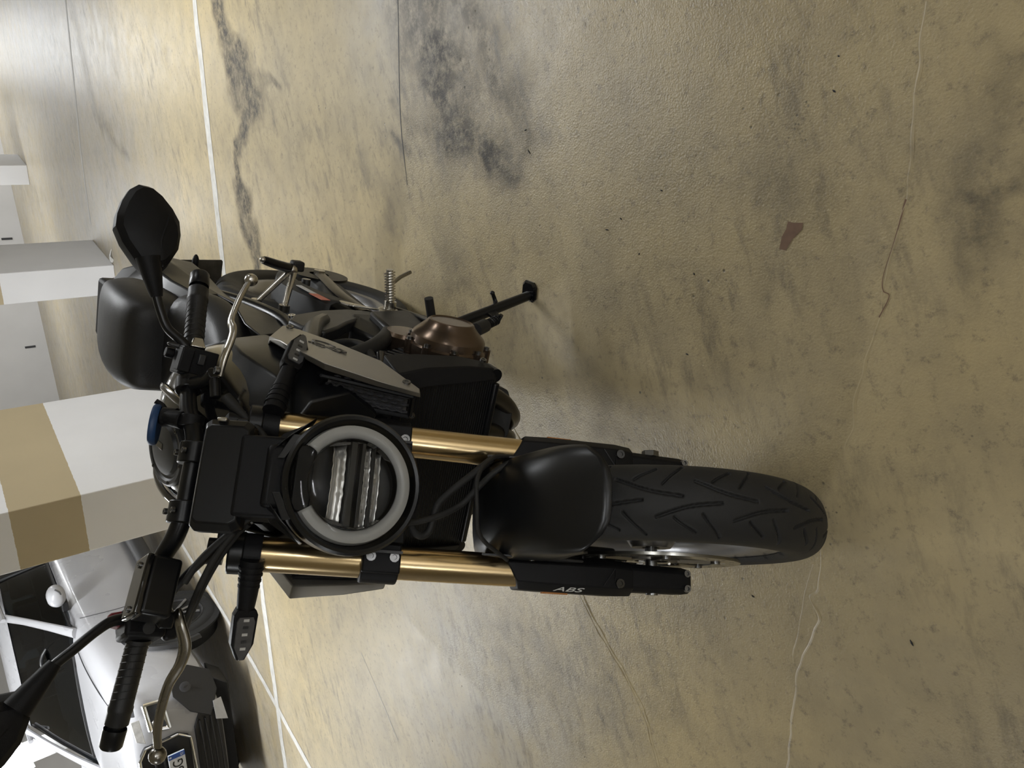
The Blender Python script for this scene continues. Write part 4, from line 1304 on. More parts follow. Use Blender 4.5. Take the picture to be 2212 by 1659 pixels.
MB().box(RC + rt_ @ Vector((0, -.004, -.102)), (.36, .034, .014), rt_).build('radiator_tank', 'black_satin', rad, bevel=.004)
MB().lathe([(-.01, .02), (0, .075), (.012, .078), (.02, .074), (.022, .02)], RC + Vector((.03, .030, .0)), (0, 1, 0), 30).build('fan_ring', 'engine_black', rad)
# oil cooler / lower baffle below the radiator, header pipes
mb = MB().prism([(-.02, .405, .350), (.035, .398, .330), (.090, .410, .322), (.128, .425, .335), (.135, .440, .375), (.09, .43, .42), (-.02, .42, .42)], (0, .05, .004))
mb.build('oil_filter_guard', 'swingarm_grey', BIKE, None, 30, bevel=.004)
for i, x in enumerate((-.150, -.055, .060, .150)):
    MB().tube([(x, .455, .560), (x, .425, .530), (x * .98 - .004, .408, .460), (x * .85 - .012, .415, .370), (x * .6 - .03, .445, .290), (x * .35 - .06, .54, .215), (-.09 + x * .1, .66, .175), (-.11, .80, .160)], .0180, 14, 6).build('header_pipe', 'pipe_steel', BIKE)
MB().tube([(-.11, .78, .160), (-.12, .92, .165), (-.14, 1.05, .20), (-.16, 1.18, .26)], [.035, .055, .058, .045], 18, 5).build('silencer', 'engine_black', BIKE)

# engine
mb = MB().loft([[Vector((x, y, z)) for x, y, z in r_] for r_ in (
    [(-.110, .62, .22), (.110, .62, .22), (.120, .80, .20), (-.120, .80, .20)],
    [(-.150, .56, .31), (.145, .56, .31), (.160, .86, .29), (-.160, .86, .29)],
    [(-.172, .505, .39), (.160, .505, .39), (.172, .86, .36), (-.172, .86, .36)],
    [(-.172, .48, .46), (.168, .48, .46), (.172, .86, .50), (-.172, .86, .50)],
    [(-.165, .50, .50), (.165, .50, .50), (.15, .80, .53), (-.15, .80, .53)])])
eng = mb.build('crankcase', 'engine_black', BIKE, None, 30, bevel=.008)
ci = Matrix.Rotation(R(30), 3, 'X')
for k in range(6):
    MB().box(Vector((0, .520 - .010 * k, .505 + .018 * k)), (.335, .150, .009), ci).build('cylinder_fin', 'engine_black', eng, bevel=.002)
MB().box(Vector((0, .475, .590)), (.330, .145, .150), ci).build('cylinder_block', 'engine_black', eng, bevel=.006)
MB().box(Vector((0, .450, .665)), (.325, .150, .060), ci).build('head_cover', 'engine_black', eng, bevel=.010)
for x in (-.12, -.04, .04, .12):
    MB().cyl((x, .395, .640), (x, .360, .672), .012, 12).build('plug_cap', 'engine_black', eng)
# alternator cover (rider's left)
AC = Vector((.150, .548, .430))
mb = MB().lathe([(0, .086), (.040, .087), (.044, .083), (.060, .081), (.066, .077), (.078, .064), (.088, .054), (.094, .050), (.0955, .047), (.093, .044), (.093, 0.0)], AC, (1, 0, 0), 56)
ac = mb.build('alternator_cover', 'bronze', BIKE, None, 22)
for k in range(9):
    a = 2 * math.pi * k / 9 + .25
    p = AC + Vector((0, .0865 * math.sin(a), .0865 * math.cos(a)))
    MB().cyl(p + Vector((.004, 0, 0)), p + Vector((.046, 0, 0)), .0098, 14).build('cover_boss', 'bronze', ac)
    MB().bolt(p + Vector((.046, 0, 0)), (1, 0, 0), .0062, .006).build('cover_bolt', 'bolt_steel', ac)
for a in (-.9, .25, 1.4):
    p = AC + Vector((.066, .070 * math.sin(a), .070 * math.cos(a)))
    MB().tube([p + Vector((-.012, .008 * math.sin(a), .008 * math.cos(a))), p + Vector((.014, -.018 * math.sin(a), -.018 * math.cos(a)))], [.005, .003], 8, 1).build('cover_rib', 'bronze', ac)
# sprocket cover, small round bronze cover behind
mb = MB().lathe([(0, .050), (.030, .050), (.038, .044), (.040, 0)], (.150, .655, .470), (1, 0, 0), 32)
mb.build('starter_cover', 'bronze', BIKE, None, 25)
mb = MB().prism([(.150, .69, .50), (.150, .83, .47), (.150, .86, .36), (.150, .76, .27), (.150, .66, .31)], (.038, 0, 0))
mb.build('sprocket_cover', 'engine_black', BIKE, None, 30, bevel=.008)
# right-hand clutch cover
mb = MB().lathe([(0, .095), (.035, .095), (.055, .080), (.062, .060), (.063, 0)], (-.170, .62, .40), (-1, 0, 0), 44)
mb.build('clutch_cover', 'bronze', BIKE, None, 25)
# throttle bodies, hoses and wiring between engine and tank
for x in (-.12, -.04, .04, .12):
    MB().cyl((x, .56, .655), (x, .64, .745), .026, 16).build('throttle_body', 'engine_black', BIKE)
MB().box((0, .67, .765), (.26, .20, .07)).build('airbox', 'engine_black', BIKE, bevel=.012)
hose('coolant_hose', [(.155, .575, .640), (.168, .590, .590), (.172, .640, .535), (.168, .720, .475), (.160, .790, .430), (.15, .84, .40)], .0175, None, 'rubber')
hose('breather_hose', [(.14, .50, .66), (.155, .53, .62), (.165, .60, .60), (.15, .68, .60), (.12, .74, .64)], .010, None, 'rubber')
hose('wiring_loom', [(.150, .43, .60), (.165, .46, .57), (.170, .50, .545), (.160, .56, .55), (.15, .62, .58)], .0075, None, 'rubber')
hose('wiring_loom', [(.145, .44, .55), (.160, .455, .52), (.165, .48, .495), (.160, .50, .47)], .0060, None, 'rubber')
hose('water_pipe', [(.150, .40, .46), (.165, .42, .48), (.165, .445, .50), (.15, .47, .52)], .012, None, 'engine_black')
MB().lathe([(0, .012), (.012, .014), (.022, .011), (.034, .013), (.040, .009)], (.165, .42, .500), (.5, .2, 1), 16).build('thermo_sensor', 'grey_satin', BIKE)
MB().tube([(.160, .47, .635), (.172, .495, .622), (.178, .515, .612)], [.006, .007, .009], 10, 3).build('coil_lead', 'black_gloss', BIKE)

# frame: twin spars, pivot plates, downtubes
for s in (-1, 1):
    mb = MB().tube([(s * .030, .345, .900), (s * .085, .400, .850), (s * .140, .520, .770), (s * .158, .640, .705), (s * .158, .740, .655), (s * .152, .800, .610)], [.036, .034, .030, .030, .032, .034], 12, 6, flat=.62, up=(0, 0, 1))
    fr = mb.build('frame_spar', 'black_satin', BIKE)
    pl = [(.735, .680), (.790, .690), (.840, .655), (.890, .570), (.915, .490), (.905, .410), (.880, .335), (.845, .330), (.840, .420), (.825, .500), (.790, .545), (.745, .590), (.705, .640)]
    mb = MB().prism([(s * .138, y, z) for y, z in pl], (s * .030, 0, 0))
    mb.build('pivot_plate', 'grey_satin', BIKE, None, 30, bevel=.006)
    MB().tube([(s * .036, .36, .84), (s * .07, .39, .75), (s * .12, .42, .66), (s * .15, .455, .58)], .016, 12, 5).build('down_tube', 'black_gloss', BIKE)
    MB().tube([(s * .125, .770, .665), (s * .132, .90, .650), (s * .128, 1.02, .662), (s * .118, 1.17, .700), (s * .10, 1.32, .770)], [.0175, .0175, .0175, .016, .014], 14, 5).build('subframe_tube', 'black_satin', BIKE)
    MB().tube([(s * .13, .80, .62), (s * .125, .93, .66), (s * .12, 1.06, .70)], .012, 12, 4).build('subframe_brace', 'black_satin', BIKE)
MB().cyl((0, .30, .965), (0, .365, .83), .034, 20).build('steering_head', 'black_gloss', BIKE)
MB().lathe([(0, .016), (.010, .018), (.013, .014), (.013, 0)], (.168, .885, .395), (1, 0, 0), 20).build('pivot_cap', 'alu_dark', BIKE)
MB().bolt((.154, .862, .650), (1, 0, .2), .009, .006, 14).build('frame_bolt', 'chrome', BIKE)

# seat: rider part and raised pillion part
def seat_ring(y, w, zt, zb, n=30, p=3.4):
    out = []
    for k in range(n):
        a = 2 * math.pi * k / n
        c, s_ = math.cos(a), math.sin(a)
        out.append(Vector((w * math.copysign(abs(c) ** (2 / p), c) * (1.0 if s_ > 0 else 1.06), y, (zt + zb) / 2 + (zt - zb) / 2 * math.copysign(abs(s_) ** (2 / p), s_))))
    return out
mb = MB().loft([seat_ring(*r_) for r_ in ((.745, .060, .842, .775), (.765, .085, .846, .755), (.820, .112, .838, .735), (.900, .140, .828, .725), (.980, .152, .834, .730), (1.050, .150, .856, .740), (1.095, .140, .880, .760))])
seat = mb.build('rider_seat', 'seat_vinyl', BIKE, None, 60, sub=1)
mb = MB().loft([seat_ring(*r_, 30, 4.2) for r_ in ((1.072, .092, .905, .800), (1.090, .108, .935, .795), (1.130, .118, .956, .790), (1.220, .120, .964, .800), (1.320, .112, .958, .820), (1.385, .100, .946, .840), (1.410, .085, .930, .85))])
ps = mb.build('pillion_seat', 'seat_vinyl', BIKE, None, 60, sub=1)
# side covers under the seat, tail cowl, grab recess
for s in (-1, 1):
    mb = MB().prism([(s * .132, .760, .760), (s * .140, .830, .770), (s * .146, .980, .745), (s * .140, 1.10, .750), (s * .128, 1.12, .715), (s * .134, .980, .690), (s * .134, .900, .672), (s * .130, .800, .690)], (s * .006, 0, 0))
    mb.build('side_cover', 'black_matte_paint', BIKE, None, 30, bevel=.004)
    mb = MB().loft([[Vector((s * a, y, z)) for a, z in sec_] for y, sec_ in (
        (1.08, ((.100, .800), (.142, .795), (.146, .745), (.128, .700), (.08, .71))),
        (1.20, ((.100, .845), (.146, .825), (.152, .770), (.130, .700), (.07, .72))),
        (1.30, ((.090, .885), (.150, .835), (.166, .790), (.150, .710), (.06, .73))),
        (1.38, ((.080, .905), (.146, .845), (.170, .790), (.160, .722), (.06, .74))),
        (1.46, ((.060, .912), (.110, .880), (.130, .830), (.124, .780), (.04, .79))))])
    mb.build('tail_cowl', 'black_matte_paint', BIKE, None, 24, bevel=.004)
MB().box((0, 1.40, .900), (.16, .16, .05), Matrix.Rotation(R(6), 3, 'X')).build('tail_centre', 'black_plastic', BIKE, bevel=.01)
MB().box((0, 1.495, .875), (.15, .02, .04)).build('tail_lamp', 'red_button', BIKE, bevel=.006)
# plate hanger and plate (seen from its back)
MB().tube([(0, 1.42, .82), (0, 1.52, .74), (0, 1.60, .66), (0, 1.63, .60)], [.05, .045, .04, .035], 8, 5, flat=.4, up=(0, .7, .7)).build('plate_hanger', 'black_plastic', BIKE)
pr_ = Matrix.Rotation(R(22), 3, 'X')
pc_ = Vector((.004, 1.665, .608))
np_ = MB().loft([[pc_ + pr_ @ Vector((a, d, b)) for a, b in ((-.110, -.075), (-.105, -.080), (.105, -.080), (.110, -.075), (.110, .075), (.105, .080), (-.105, .080), (-.110, .075))] for d in (0, .0025)]).build('number_plate', 'plate_back', BIKE, None, 20)
for s in (-1, 1):
    rs_ = MB().tube([(s * .04, 1.56, .665), (s * .08, 1.575, .655), (s * .10, 1.58, .652)], [.009, .008, .007], 10, 3).build('rear_signal_stalk', 'black_plastic', BIKE)
    MB().ball((s * .120, 1.585, .652), .014, 14, (1.8, .7, .75)).build('rear_signal_body', 'black_plastic', rs_)

# rear wheel, hugger, swingarm, chain guard, shock
V_, F_ = tyre_mesh(.090, .315, .222, .070, 240, 44, False)
tag(add_np('rear_tyre', V_, F_, (0, 1.45, .315), 'rubber', BIKE), 'wide black rear rubber')
wheel_rim(0, 1.45, .315, .070, .222, None, 5, 'rear')
MB().cyl((-.14, 1.45, .315), (.14, 1.45, .315), .012, 16).build('rear_axle', 'bolt_steel', BIKE)
MB().cyl((.138, 1.45, .315), (.156, 1.45, .315), .019, 6).build('axle_nut', 'alu', BIKE)
for s in (-1, 1):
    arm = [(.885, .430, .345, .135), (.98, .440, .345, .140), (1.08, .440, .335, .142), (1.20, .415, .315, .142), (1.32, .375, .290, .140), (1.44, .350, .280, .136), (1.52, .340, .290, .132)]
    mb = MB().loft([[Vector((s * (xo - .034), y, zb)), Vector((s * xo, y, zb + .012)), Vector((s * (xo + .002), y, zt - .014)), Vector((s * (xo - .012), y, zt)), Vector((s * (xo - .034), y, zt))] for y, zt, zb, xo in arm])
    mb.build('swingarm_beam', 'swingarm_grey', BIKE, None, 35, bevel=.003)
MB().box((0, .905, .385), (.25, .07, .08)).build('swingarm_pivot', 'swingarm_grey', BIKE, bevel=.01)
# chain guard arched over the chain run
rows = []
for i in range(15):
    t = i / 14
    y = 1.02 + .40 * t
    zt = .485 + .085 * math.sin(t * math.pi * .62) - .10 * t * t
    rows.append([Vector((.070, y, zt + .004)), Vector((.105, y, zt + .002)), Vector((.150, y, zt - .006)), Vector((.158, y, zt - .022)), Vector((.159, y, zt - .075 + .03 * t))])
cg = MB().loft(rows, caps=False, closed=False).build('chain_guard', 'swingarm_grey', BIKE, None, 50, solid=.003)
MB().prism([(.1605, 1.050, .500), (.1605, 1.180, .508), (.1605, 1.180, .492), (.1605, 1.050, .484)], (.0012, 0, 0)).build('guard_sticker', 'white_sticker', cg)
MB().prism([(.1615, 1.020, .505), (.1615, 1.085, .512), (.1615, 1.085, .488), (.1615, 1.020, .481)], (.0012, 0, 0)).build('red_sticker', 'red_sticker', cg)
# hugger: second arch further out and lower
rows = []
for i in range(17):
    t = i / 16
    a = R(-8 - 62 * t)
    r_ = .338
    rows.append([Vector((x, 1.45 + (r_ - dr) * math.sin(a), .315 + (r_ - dr) * math.cos(a))) for x, dr in ((-.098, .05), (-.096, .02), (-.08, .004), (-.04, 0), (.04, 0), (.08, .004), (.096, .02), (.098, .05))])
MB().loft(rows, caps=False, closed=False).build('hugger', 'swingarm_grey', BIKE, None, 50, solid=.003)
MB().tube([(.146, .97, .40), (.149, 1.15, .385), (.146, 1.34, .340), (.143, 1.44, .315)], .009, 8, 5, flat=2.0).build('chain', 'pipe_steel', BIKE)
MB().lathe([(-.004, .03), (-.004, .09), (.004, .09), (.004, .03)], (.140, 1.45, .315), (1, 0, 0), 40).build('rear_sprocket', 'engine_black', BIKE)
MB().lathe([(-.003, .07), (-.003, .12), (.003, .12), (.003, .07)], (-.110, 1.45, .315), (1, 0, 0), 48).build('rear_brake_disc', 'disc_steel', BIKE)
mb = MB().cyl((.0, .93, .62), (.0, .97, .43), .022, 16)
sh_ = mb.build('rear_shock', 'black_satin', BIKE)
path = [(.032 * math.cos(q), .935 + .0022 * q * .35 + .032 * math.sin(q), .60 - .0042 * q) for q in np.linspace(0, 38, 150)]
MB().tube(path, .005, 6, 1).build('shock_spring', 'grey_satin', sh_)
# white adjuster tag at hugger
MB().prism([(.128, 1.285, .462), (.150, 1.285, .458), (.150, 1.235, .470), (.128, 1.235, .474)], (0, 0, .004)).build('paddock_tag', 'label_white', BIKE)
MB().cyl((.150, 1.24, .452), (.168, 1.24, .452), .012, 14).build('guard_nut', 'bolt_steel', BIKE)

# rider peg, heel plate, gear lever (left) and brake pedal (right)
for s in (-1, 1):
    b0 = Vector((s * .185, .902, .372))
    e0 = Vector((s * .279, .902, .391))
    mb = MB().prism([(s * .168, .870, .420), (s * .168, .905, .405), (s * .168, .930, .372), (s * .168, .925, .340), (s * .168, .890, .340), (s * .168, .872, .372)], (s * .012, 0, 0))
    hg = mb.build('peg_hanger', 'alu', BIKE, None, 30, bevel=.003)
    mb = MB().cyl(b0 + Vector((-s * .010, 0, 0)), b0 + Vector((s * .012, 0, .002)), .016, 16)
    mb.tube([b0, e0], [.0125, .0105], 12, 1, flat=.8)
    pg = mb.build('foot_peg', 'alu', BIKE)
    for k in range(11):
        p = b0 + (e0 - b0) * (.16 + .075 * k)
        MB().lathe([(-.0018, .008), (-.0018, .0138), (.0018, .0138), (.0018, .008)], p, (e0 - b0) + Vector((0, .035, 0)), 12).build('peg_knurl', 'alu', pg)
    MB().tube([b0 + (e0 - b0) * .62 + Vector((0, .004, -.008)), b0 + (e0 - b0) * .8 + Vector((0, .014, -.040)), e0 + Vector((-s * .006, .026, -.078))], [.0058, .0052, .0050], 10, 3).build('peg_feeler', 'alu_dark', pg)
    mb = MB().prism([(s * .150, 1.080, .432), (s * .150, 1.070, .446), (s * .160, .985, .456), (s * .172, .910, .425), (s * .170, .905, .405), (s * .156, .985, .420)], (s * .005, 0, -.003))
    mb.build('heel_plate', 'alu', BIKE, None, 30, bevel=.002)
MB().tube([(.176, .905, .352), (.185, .82, .350), (.196, .74, .368), (.206, .685, .385)], [.007, .006, .006, .0065], 10, 5).build('gear_lever', 'black_satin', BIKE)
MB().cyl((.204, .682, .386), (.262, .680, .410), .0105, 16).build('gear_lever_rubber', 'rubber', BIKE)
MB().tube([(-.176, .905, .352), (-.19, .80, .345), (-.21, .71, .36), (-.24, .70, .365)], .007, 10, 5).build('brake_pedal', 'black_satin', BIKE)

# pillion peg brackets
for s in (-1, 1):
    nd = Vector((s * .206, 1.165, .532))
    f1, f2 = Vector((s * .112, 1.155, .622)), Vector((s * .112, 1.105, .566))
    mb = MB().tube([f1, nd + Vector((-s * .010, .004, .008))], [.0085, .0105], 10, 1, flat=.8)
    mb.tube([f2, nd + Vector((-s * .008, -.004, -.004))], [.0095, .0115], 10, 1, flat=.8)
    mb.cyl(f1 + Vector((-s * .008, 0, 0)), f1 + Vector((s * .010, 0, 0)), .0135, 14)
    mb.cyl(f2 + Vector((-s * .008, 0, 0)), f2 + Vector((s * .010, 0, 0)), .0145, 14)
    mb.ball(nd, .0165, 14)
    br = mb.build('pillion_bracket', 'alu', BIKE)
    p1 = Vector((s * .232, 1.128, .628))
    mb = MB().tube([nd + Vector((s * .006, 0, .004)), nd + (p1 - nd) * .25, nd + (p1 - nd) * .9, p1], [.012, .014, .0115, .009], 12, 2)
    mb.build('pillion_peg', 'black_satin', br)
    MB().ball(p1, .0088, 12).build('peg_tip', 'alu', br)
    MB().box(nd + Vector((s * .010, .006, -.016)), (.028, .030, .034)).build('peg_knuckle', 'rubber', br, bevel=.006)

# side stand (rider's left, swung out to the ground)
FT = Vector((.277, .737, .054))
TP = Vector((.187, .726, .294))
dd = (TP - FT).normalized()
mb = MB().tube([FT + dd * .004, FT + dd * .10, TP], [.0125, .0135, .0150], 14, 3)
ss = mb.build('side_stand', 'black_satin', BIKE)
lx = Matrix.Rotation(-LEAN, 3, 'Y')
mb = MB().loft([[FT + lx @ Vector((a * k, b * k, h)) + Vector((.010, .002, .0)) for a, b in ((-.026, -.018), (-.016, -.028), (.016, -.028), (.028, -.016), (.028, .016), (.016, .028), (-.016, .028), (-.026, .018))] for k, h in ((1.0, -.0015), (1.0, .005), (.8, .009))])
mb.build('stand_foot', 'black_gloss', ss, None, 30)
fa = FT + dd * .115
te = Vector((.272, .749, .172))
mb = MB().tube([fa, fa + (te - fa) * .5 + Vector((0, .006, -.006)), te], [.0080, .0055, .0050], 8, 4)
mb.ball(te, .0065, 10)
mb.build('stand_tang', 'black_satin', ss)
sa = Vector((.222, .680, .190))
mb = MB().prism([FT + dd * .125, FT + dd * .155, sa + dd * .016, sa - dd * .004], (.006, .002, 0))
mb.cyl(sa + Vector((-.002, 0, 0)), sa + Vector((.012, -.006, 0)), .0055, 10)
mb.build('spring_lug', 'black_satin', ss, None, 30)
s1 = Vector((.208, .612, .312))
ax_ = (s1 - sa)
ln = ax_.length
ad = ax_.normalized()
u = Vector((1, 0, 0)); u = (u - ad * u.dot(ad)).normalized(); w = ad.cross(u)
path = [sa + ad * (ln * .10 + ln * .55 * q / 60) + (u * math.cos(q) + w * math.sin(q)) * .0105 for q in np.linspace(0, 60, 190)]
MB().tube([sa] + path, .0021, 6, 1).build('stand_spring', 'black_satin', ss)
MB().cyl(sa + ad * ln * .60, sa + ad * ln * .98, .0165, 16).build('spring_sleeve', 'rubber', ss)
MB().prism([(.150, .660, .300), (.150, .740, .300), (.150, .735, .245), (.150, .680, .235)], (.022, 0, 0)).build('stand_bracket', 'black_satin', BIKE, None, 30, bevel=.004)
# ------------------------------------------------------------------ the parked car
CS = 0.928
CAR = empty('parked_car', (-1.82, 6.46, 0), (0, 0, -1.95))
CAR.scale = (CS, CS * .88, CS)
tag(CAR, 'white parked car with black lower bumper behind the brake lever', 'car')
# own frame: x forward, y to its left, z up; origin under the front axle
def car_ring(a, w, zb, zbelt, ztop, wt):
    half = [(0.0, zb), (w * .70, zb), (w * .93, zb + .06), (w * .99, zb + .20), (w, (zb + zbelt) / 2 + .06), (w * .985, zbelt - .05), (w * .955, zbelt), (wt, ztop), (wt * .6, ztop + .018), (0, ztop + .024)]
    return [Vector((a, b, z)) for b, z in half] + [Vector((a, -b, z)) for b, z in half[-2:0:-1]]
secs = [(.855, .50, .30, .70, .74, .40), (.830, .63, .24, .76, .80, .50), (.770, .73, .22, .80, .84, .58), (.640, .805, .22, .84, .885, .64), (.42, .868, .24, .88, .935, .68), (.10, .885, .27, .92, .970, .70), (-.25, .89, .26, .955, 1.00, .71), (-.60, .89, .25, .975, 1.02, .72), (-1.20, .89, .25, .985, 1.03, .74), (-2.00, .89, .25, 1.00, 1.04, .74), (-2.70, .885, .26, 1.01, 1.05, .72), (-3.05, .85, .28, 1.00, 1.04, .68), (-3.22, .76, .34, .96, 1.00, .58)]
mb = MB().loft([car_ring(*s_) for s_ in secs])
body = mb.build('body', 'car_white', CAR, None, 50, sub=1)
# cabin
def cab(z, a0, a1, w0, w1):
    return [Vector((a0, -w0 * .55, z)), Vector((a0, w0 * .55, z)), Vector((a0 - .10, w0 * .93, z)), Vector((a0 - .30, w0, z)), Vector((a1 + .3, w1, z)), Vector((a1 + .05, w1 * .92, z)), Vector((a1, w1 * .5, z)), Vector((a1, -w1 * .5, z)), Vector((a1 + .05, -w1 * .92, z)), Vector((a1 + .3, -w1, z)), Vector((a0 - .30, -w0, z)), Vector((a0 - .10, -w0 * .93, z))]
mb = MB().loft([cab(1.00, -.33, -3.10, .815, .80), cab(1.22, -.72, -3.02, .760, .76), cab(1.42, -1.10, -2.88, .690, .70)], caps=False)
mb.build('cabin_glass', 'car_glass', CAR, None, 35)
mb = MB().loft([cab(1.405, -1.06, -2.90, .700, .71), cab(1.47, -1.22, -2.82, .655, .66), cab(1.505, -1.42, -2.65, .52, .52)])
mb.build('roof', 'car_white', CAR, None, 50)
mb = MB().loft([cab(1.02, -.50, -3.0, .70, .70), cab(1.16, -.95, -2.9, .66, .66)])
mb.build('cabin_interior', 'car_dark_trim', CAR, None, 30)
mb = MB()
for s in (-1, 1):
    for aa in (-1.45, -2.35):
        mb.box((aa, s * .35, 1.12), (.14, .46, .46)); mb.box((aa, s * .35, 1.40), (.09, .24, .16))
mb.build('seats', 'car_black', CAR, None, 30, bevel=.03)
MB().tube([(-.74 + .16 * math.sin(q) * .35, .36 + .18 * math.cos(q), 1.07 + .17 * math.sin(q)) for q in np.linspace(0, 6.283, 25)], .014, 8, 1, caps=False).build('steering_wheel', 'car_black', CAR)
for s in (-1, 1):
    MB().tube([(-.36, s * .79, .985), (-.62, s * .765, 1.14), (-.90, s * .725, 1.30), (-1.14, s * .675, 1.435)], [.050, .040, .036, .040], 10, 6, flat=.55).build('a_pillar', 'car_white', CAR)
    MB().tube([(-1.72, s * .80, 1.0), (-1.74, s * .75, 1.22), (-1.78, s * .69, 1.42)], .035, 8, 4, flat=.6).build('b_pillar', 'car_black', CAR)
    MB().tube([(-2.70, s * .80, 1.0), (-2.78, s * .75, 1.22), (-2.76, s * .68, 1.42)], .06, 8, 4, flat=.6).build('c_pillar', 'car_white', CAR)
    MB().tube([(-.42, s * .842, 1.005), (-1.20, s * .842, 1.020), (-2.0, s * .842, 1.03), (-2.9, s * .80, 1.04)], .012, 6, 5).build('belt_moulding', 'car_black', CAR)
    MB().tube([(-1.02, s * .712, 1.428), (-1.6, s * .712, 1.455), (-2.7, s * .69, 1.45)], .020, 8, 5).build('roof_rail', 'car_white', CAR)
    # mirror
    mb = MB().loft([[Vector((-.70 + d, s * (1.0 + b * k), 1.045 + c * k)) for b, c in [(.105 * math.cos(q) * (1.0 if math.cos(q) > 0 else .9), .070 * math.sin(q)) for q in [2 * math.pi * j / 20 for j in range(20)]]] for d, k in ((-.055, .90), (-.03, 1.0), (.03, .98), (.07, .75), (.088, .3))])
    mh = mb.build('door_mirror', 'car_white', CAR, None, 60)
    MB().tube([(-.64, s * 1.03, 1.01), (-.635, s * 1.075, 1.022), (-.66, s * 1.095, 1.045)], .012, 8, 4, flat=.6).build('mirror_indicator', 'signal_lens', mh)
    MB().box((-.70, s * .895, 1.00), (.10, .10, .05)).build('mirror_foot', 'car_black', mh, bevel=.01)
    # wheel arch and front wheel
    for a0, nm in ((0.0, 'front_wheel'), (-2.45, 'rear_wheel')):
        MB().lathe([(0, .362), (.020, .372), (.024, .405), (.0, .425)], (a0, s * .872, .325), (0, s, 0), 40, a0=R(-105), a1=R(105), ref=(0, 0, 1)).build('arch_moulding', 'car_black', CAR, None, 50)
        MB().lathe([(0, 0), (0, .365), (-.02, .365)], (a0, s * .889, .325), (0, s, 0), 40).build('arch_liner', 'car_tyre', CAR)
        t_ = MB().lathe([(-.20, .21), (-.20, .30), (-.18, .318), (-.02, .318), (0, .305), (.006, .28), (.002, .225), (-.01, .215)], (a0, s * .893, .318), (0, s, 0), 48).build(nm, 'car_tyre', CAR, None, 50)
        MB().lathe([(-.012, .05), (-.012, .215), (.002, .222), (.006, .216), (-.004, .205), (-.02, .19), (-.02, .04)], (a0, s * .893, .318), (0, s, 0), 40).build('wheel_rim', 'car_dark_trim', t_)
        for k in range(10):
            q = 2 * math.pi * k / 10
            MB().tube([(a0 + .03 * math.cos(q), s * .908, .318 + .03 * math.sin(q)), (a0 + .20 * math.cos(q + .1), s * .904, .318 + .20 * math.sin(q + .1))], [.011, .015], 6, 1, flat=.7).build('wheel_spoke', 'car_alloy', t_)
        MB().cyl((a0, s * .885, .318), (a0, s * .915, .318), .035, 16).build('wheel_cap', 'car_alloy', t_)
    # slim day lamp, headlamp block, fog recess
    mb = MB().prism([(.655, s * .825, .850), (.74, s * .775, .845), (.80, s * .690, .835), (.815, s * .690, .805), (.76, s * .790, .800), (.68, s * .835, .820)], (.006, s * .006, .0))
    mb.build('day_lamp', 'car_dark_trim', CAR, None, 30, bevel=.003)
    mb = MB().prism([(.815, s * .655, .838), (.872, s * .505, .828), (.885, s * .470, .775), (.828, s * .660, .785)], (.012, s * .008, .0))
    mb.build('upper_lamp', 'reflector', CAR, None, 20, bevel=.003)
    mb = MB()
    q = [Vector((.782, s * .735, .735)), Vector((.858, s * .545, .725)), Vector((.880, s * .525, .610)), Vector((.812, s * .745, .625))]
    for j in range(4):
        mb.tube([q[j], q[(j + 1) % 4]], .016, 8, 1)
    mb.build('lamp_frame', 'chrome', CAR)
    MB().add([v + Vector((-.004, -s * .003, 0)) for v in q], [(0, 1, 2, 3)]).build('lamp_recess', 'car_black', CAR, None, 0, solid=.02)
    MB().box((.842, s * .585, .675), (.03, .055, .07)).build('projector', 'reflector', CAR, bevel=.01)
    mb = MB().prism([(.72, s * .825, .54), (.815, s * .740, .55), (.872, s * .580, .46), (.895, s * .48, .33), (.83, s * .66, .25), (.76, s * .815, .27), (.66, s * .86, .40)], (.010, s * .010, 0))
    mb.build('bumper_corner', 'car_black', CAR, None, 30, bevel=.006)
    MB().lathe([(0, .036), (.012, .040), (.016, .030), (.010, .0)], (.792, s * .765, .455), (.7, s * .7, 0), 18).build('fog_lamp', 'car_dark_trim', CAR)
    MB().prism([(.875, s * .60, .300), (.905, s * .44, .300), (.890, s * .38, .215), (.845, s * .58, .235)], (.006, s * .004, 0)).build('skid_trim', 'car_silver', CAR, None, 20)
    MB().tube([(.60, s * .58, .895), (.30, s * .62, .95), (0, s * .66, .985), (-.25, s * .70, 1.0)], .004, 6, 5).build('bonnet_gap', 'car_dark_trim', CAR)
    MB().tube([(-.40, s * .893, .30), (-.36, s * .896, .60), (-.42, s * .885, .93)], .003, 6, 4).build('door_gap', 'car_dark_trim', CAR)
    MB().tube([(-.46, s * .893, .305), (-1.2, s * .898, .30), (-2.0, s * .895, .30)], .035, 8, 4, flat=2.2).build('sill_moulding', 'car_black', CAR)
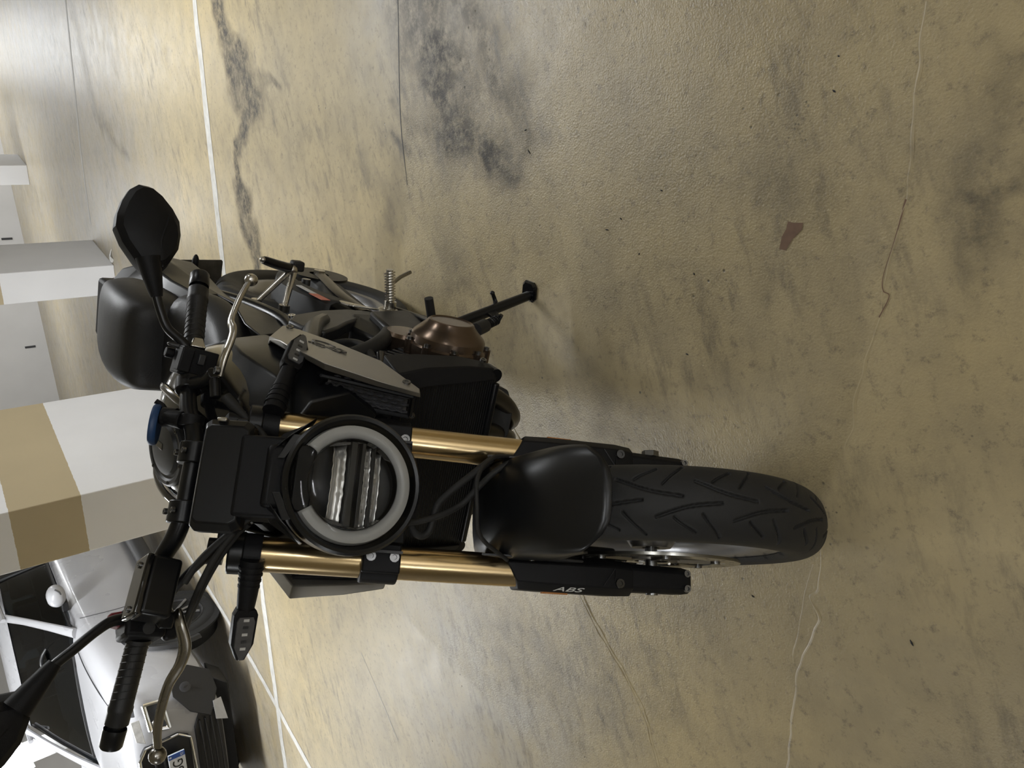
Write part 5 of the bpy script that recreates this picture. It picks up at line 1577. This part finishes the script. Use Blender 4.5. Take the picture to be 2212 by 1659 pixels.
# grille, plate, lower grille with slats
mb = MB().loft([[Vector((.888 + d - .045 * (abs(b) / .42) ** 2.5, b, z)) for b, z in ((-.42, .56), (-.36, .49), (.36, .49), (.42, .56), (.40, .78), (.33, .82), (-.33, .82), (-.40, .78))] for d in (-.03, .030)])
mb.build('grille', 'car_black', CAR, None, 25, bevel=.006)
mb = MB()
q = [Vector((.920 - .045 * (abs(b) / .42) ** 2.5, b, z)) for b, z in ((-.42, .56), (-.36, .485), (0, .478), (.36, .485), (.42, .56), (.41, .78), (.33, .83), (0, .838), (-.33, .83), (-.41, .78))]
for j in range(len(q)):
    mb.tube([q[j], q[(j + 1) % len(q)]], .010, 8, 1)
mb.build('grille_surround', 'chrome', CAR)
for z in (.68, .735):
    MB().tube([(.892, -.36, z), (.917, -.20, z), (.922, 0, z), (.917, .20, z), (.892, .36, z)], .009, 6, 4).build('grille_bar', 'car_dark_trim', CAR)
pl_ = MB().box((.938, .055, .603), (.012, .52, .112)).build('licence_plate', 'plate_white', CAR, bevel=.003)
MB().box((0.9460, .055 + .238, .603), (.003, .044, .110)).build('plate_band', 'plate_blue', pl_)
text_mesh('92', .030, (0.9477, .055 + .222, .558), (0, 1, 0), (0, 0, 1), .0004, sx=1.0).build('plate_letters', 'plate_white', pl_, smooth=0)
MB().ball((0.9470, .055 + .238, .645), .010, 12, (.1, 1, 1)).build('plate_emblem', 'plate_white', pl_)
text_mesh('BG', .098, (0.9465, .055 + .060, .568), (0, 1, 0), (0, 0, 1), .0006, sx=1.08).build('plate_letters', 'ink', pl_, smooth=0)
mb = MB().loft([[Vector((.888 + d - .06 * (abs(b) / .52) ** 2.2, b, z)) for b, z in ((-.48, .25), (.48, .25), (.52, .40), (.40, .445), (-.40, .445), (-.52, .40))] for d in (-.03, .022)])
mb.build('lower_grille', 'car_black', CAR, None, 25, bevel=.005)
for z in (.285, .325, .365, .405):
    MB().tube([(.868, -.46, z), (.902, -.25, z), (.914, 0, z), (.902, .25, z), (.868, .46, z)], .007, 6, 4).build('grille_slat', 'car_dark_trim', CAR)
mb = MB().loft([[Vector((.87 - .16 * (abs(b) / .70) ** 2.2 + d, b, z)) for b, z in ((-.62, .15), (.62, .15), (.70, .25), (-.70, .25))] for d in (-.20, .02)])
mb.build('chin', 'car_black', CAR, None, 25, bevel=.01)
MB().tube([(-.40, -.62, 1.015), (-.36, -.2, 1.03), (-.36, .2, 1.03), (-.42, .62, 1.015)], .016, 8, 5).build('wiper_cowl', 'car_black', CAR)
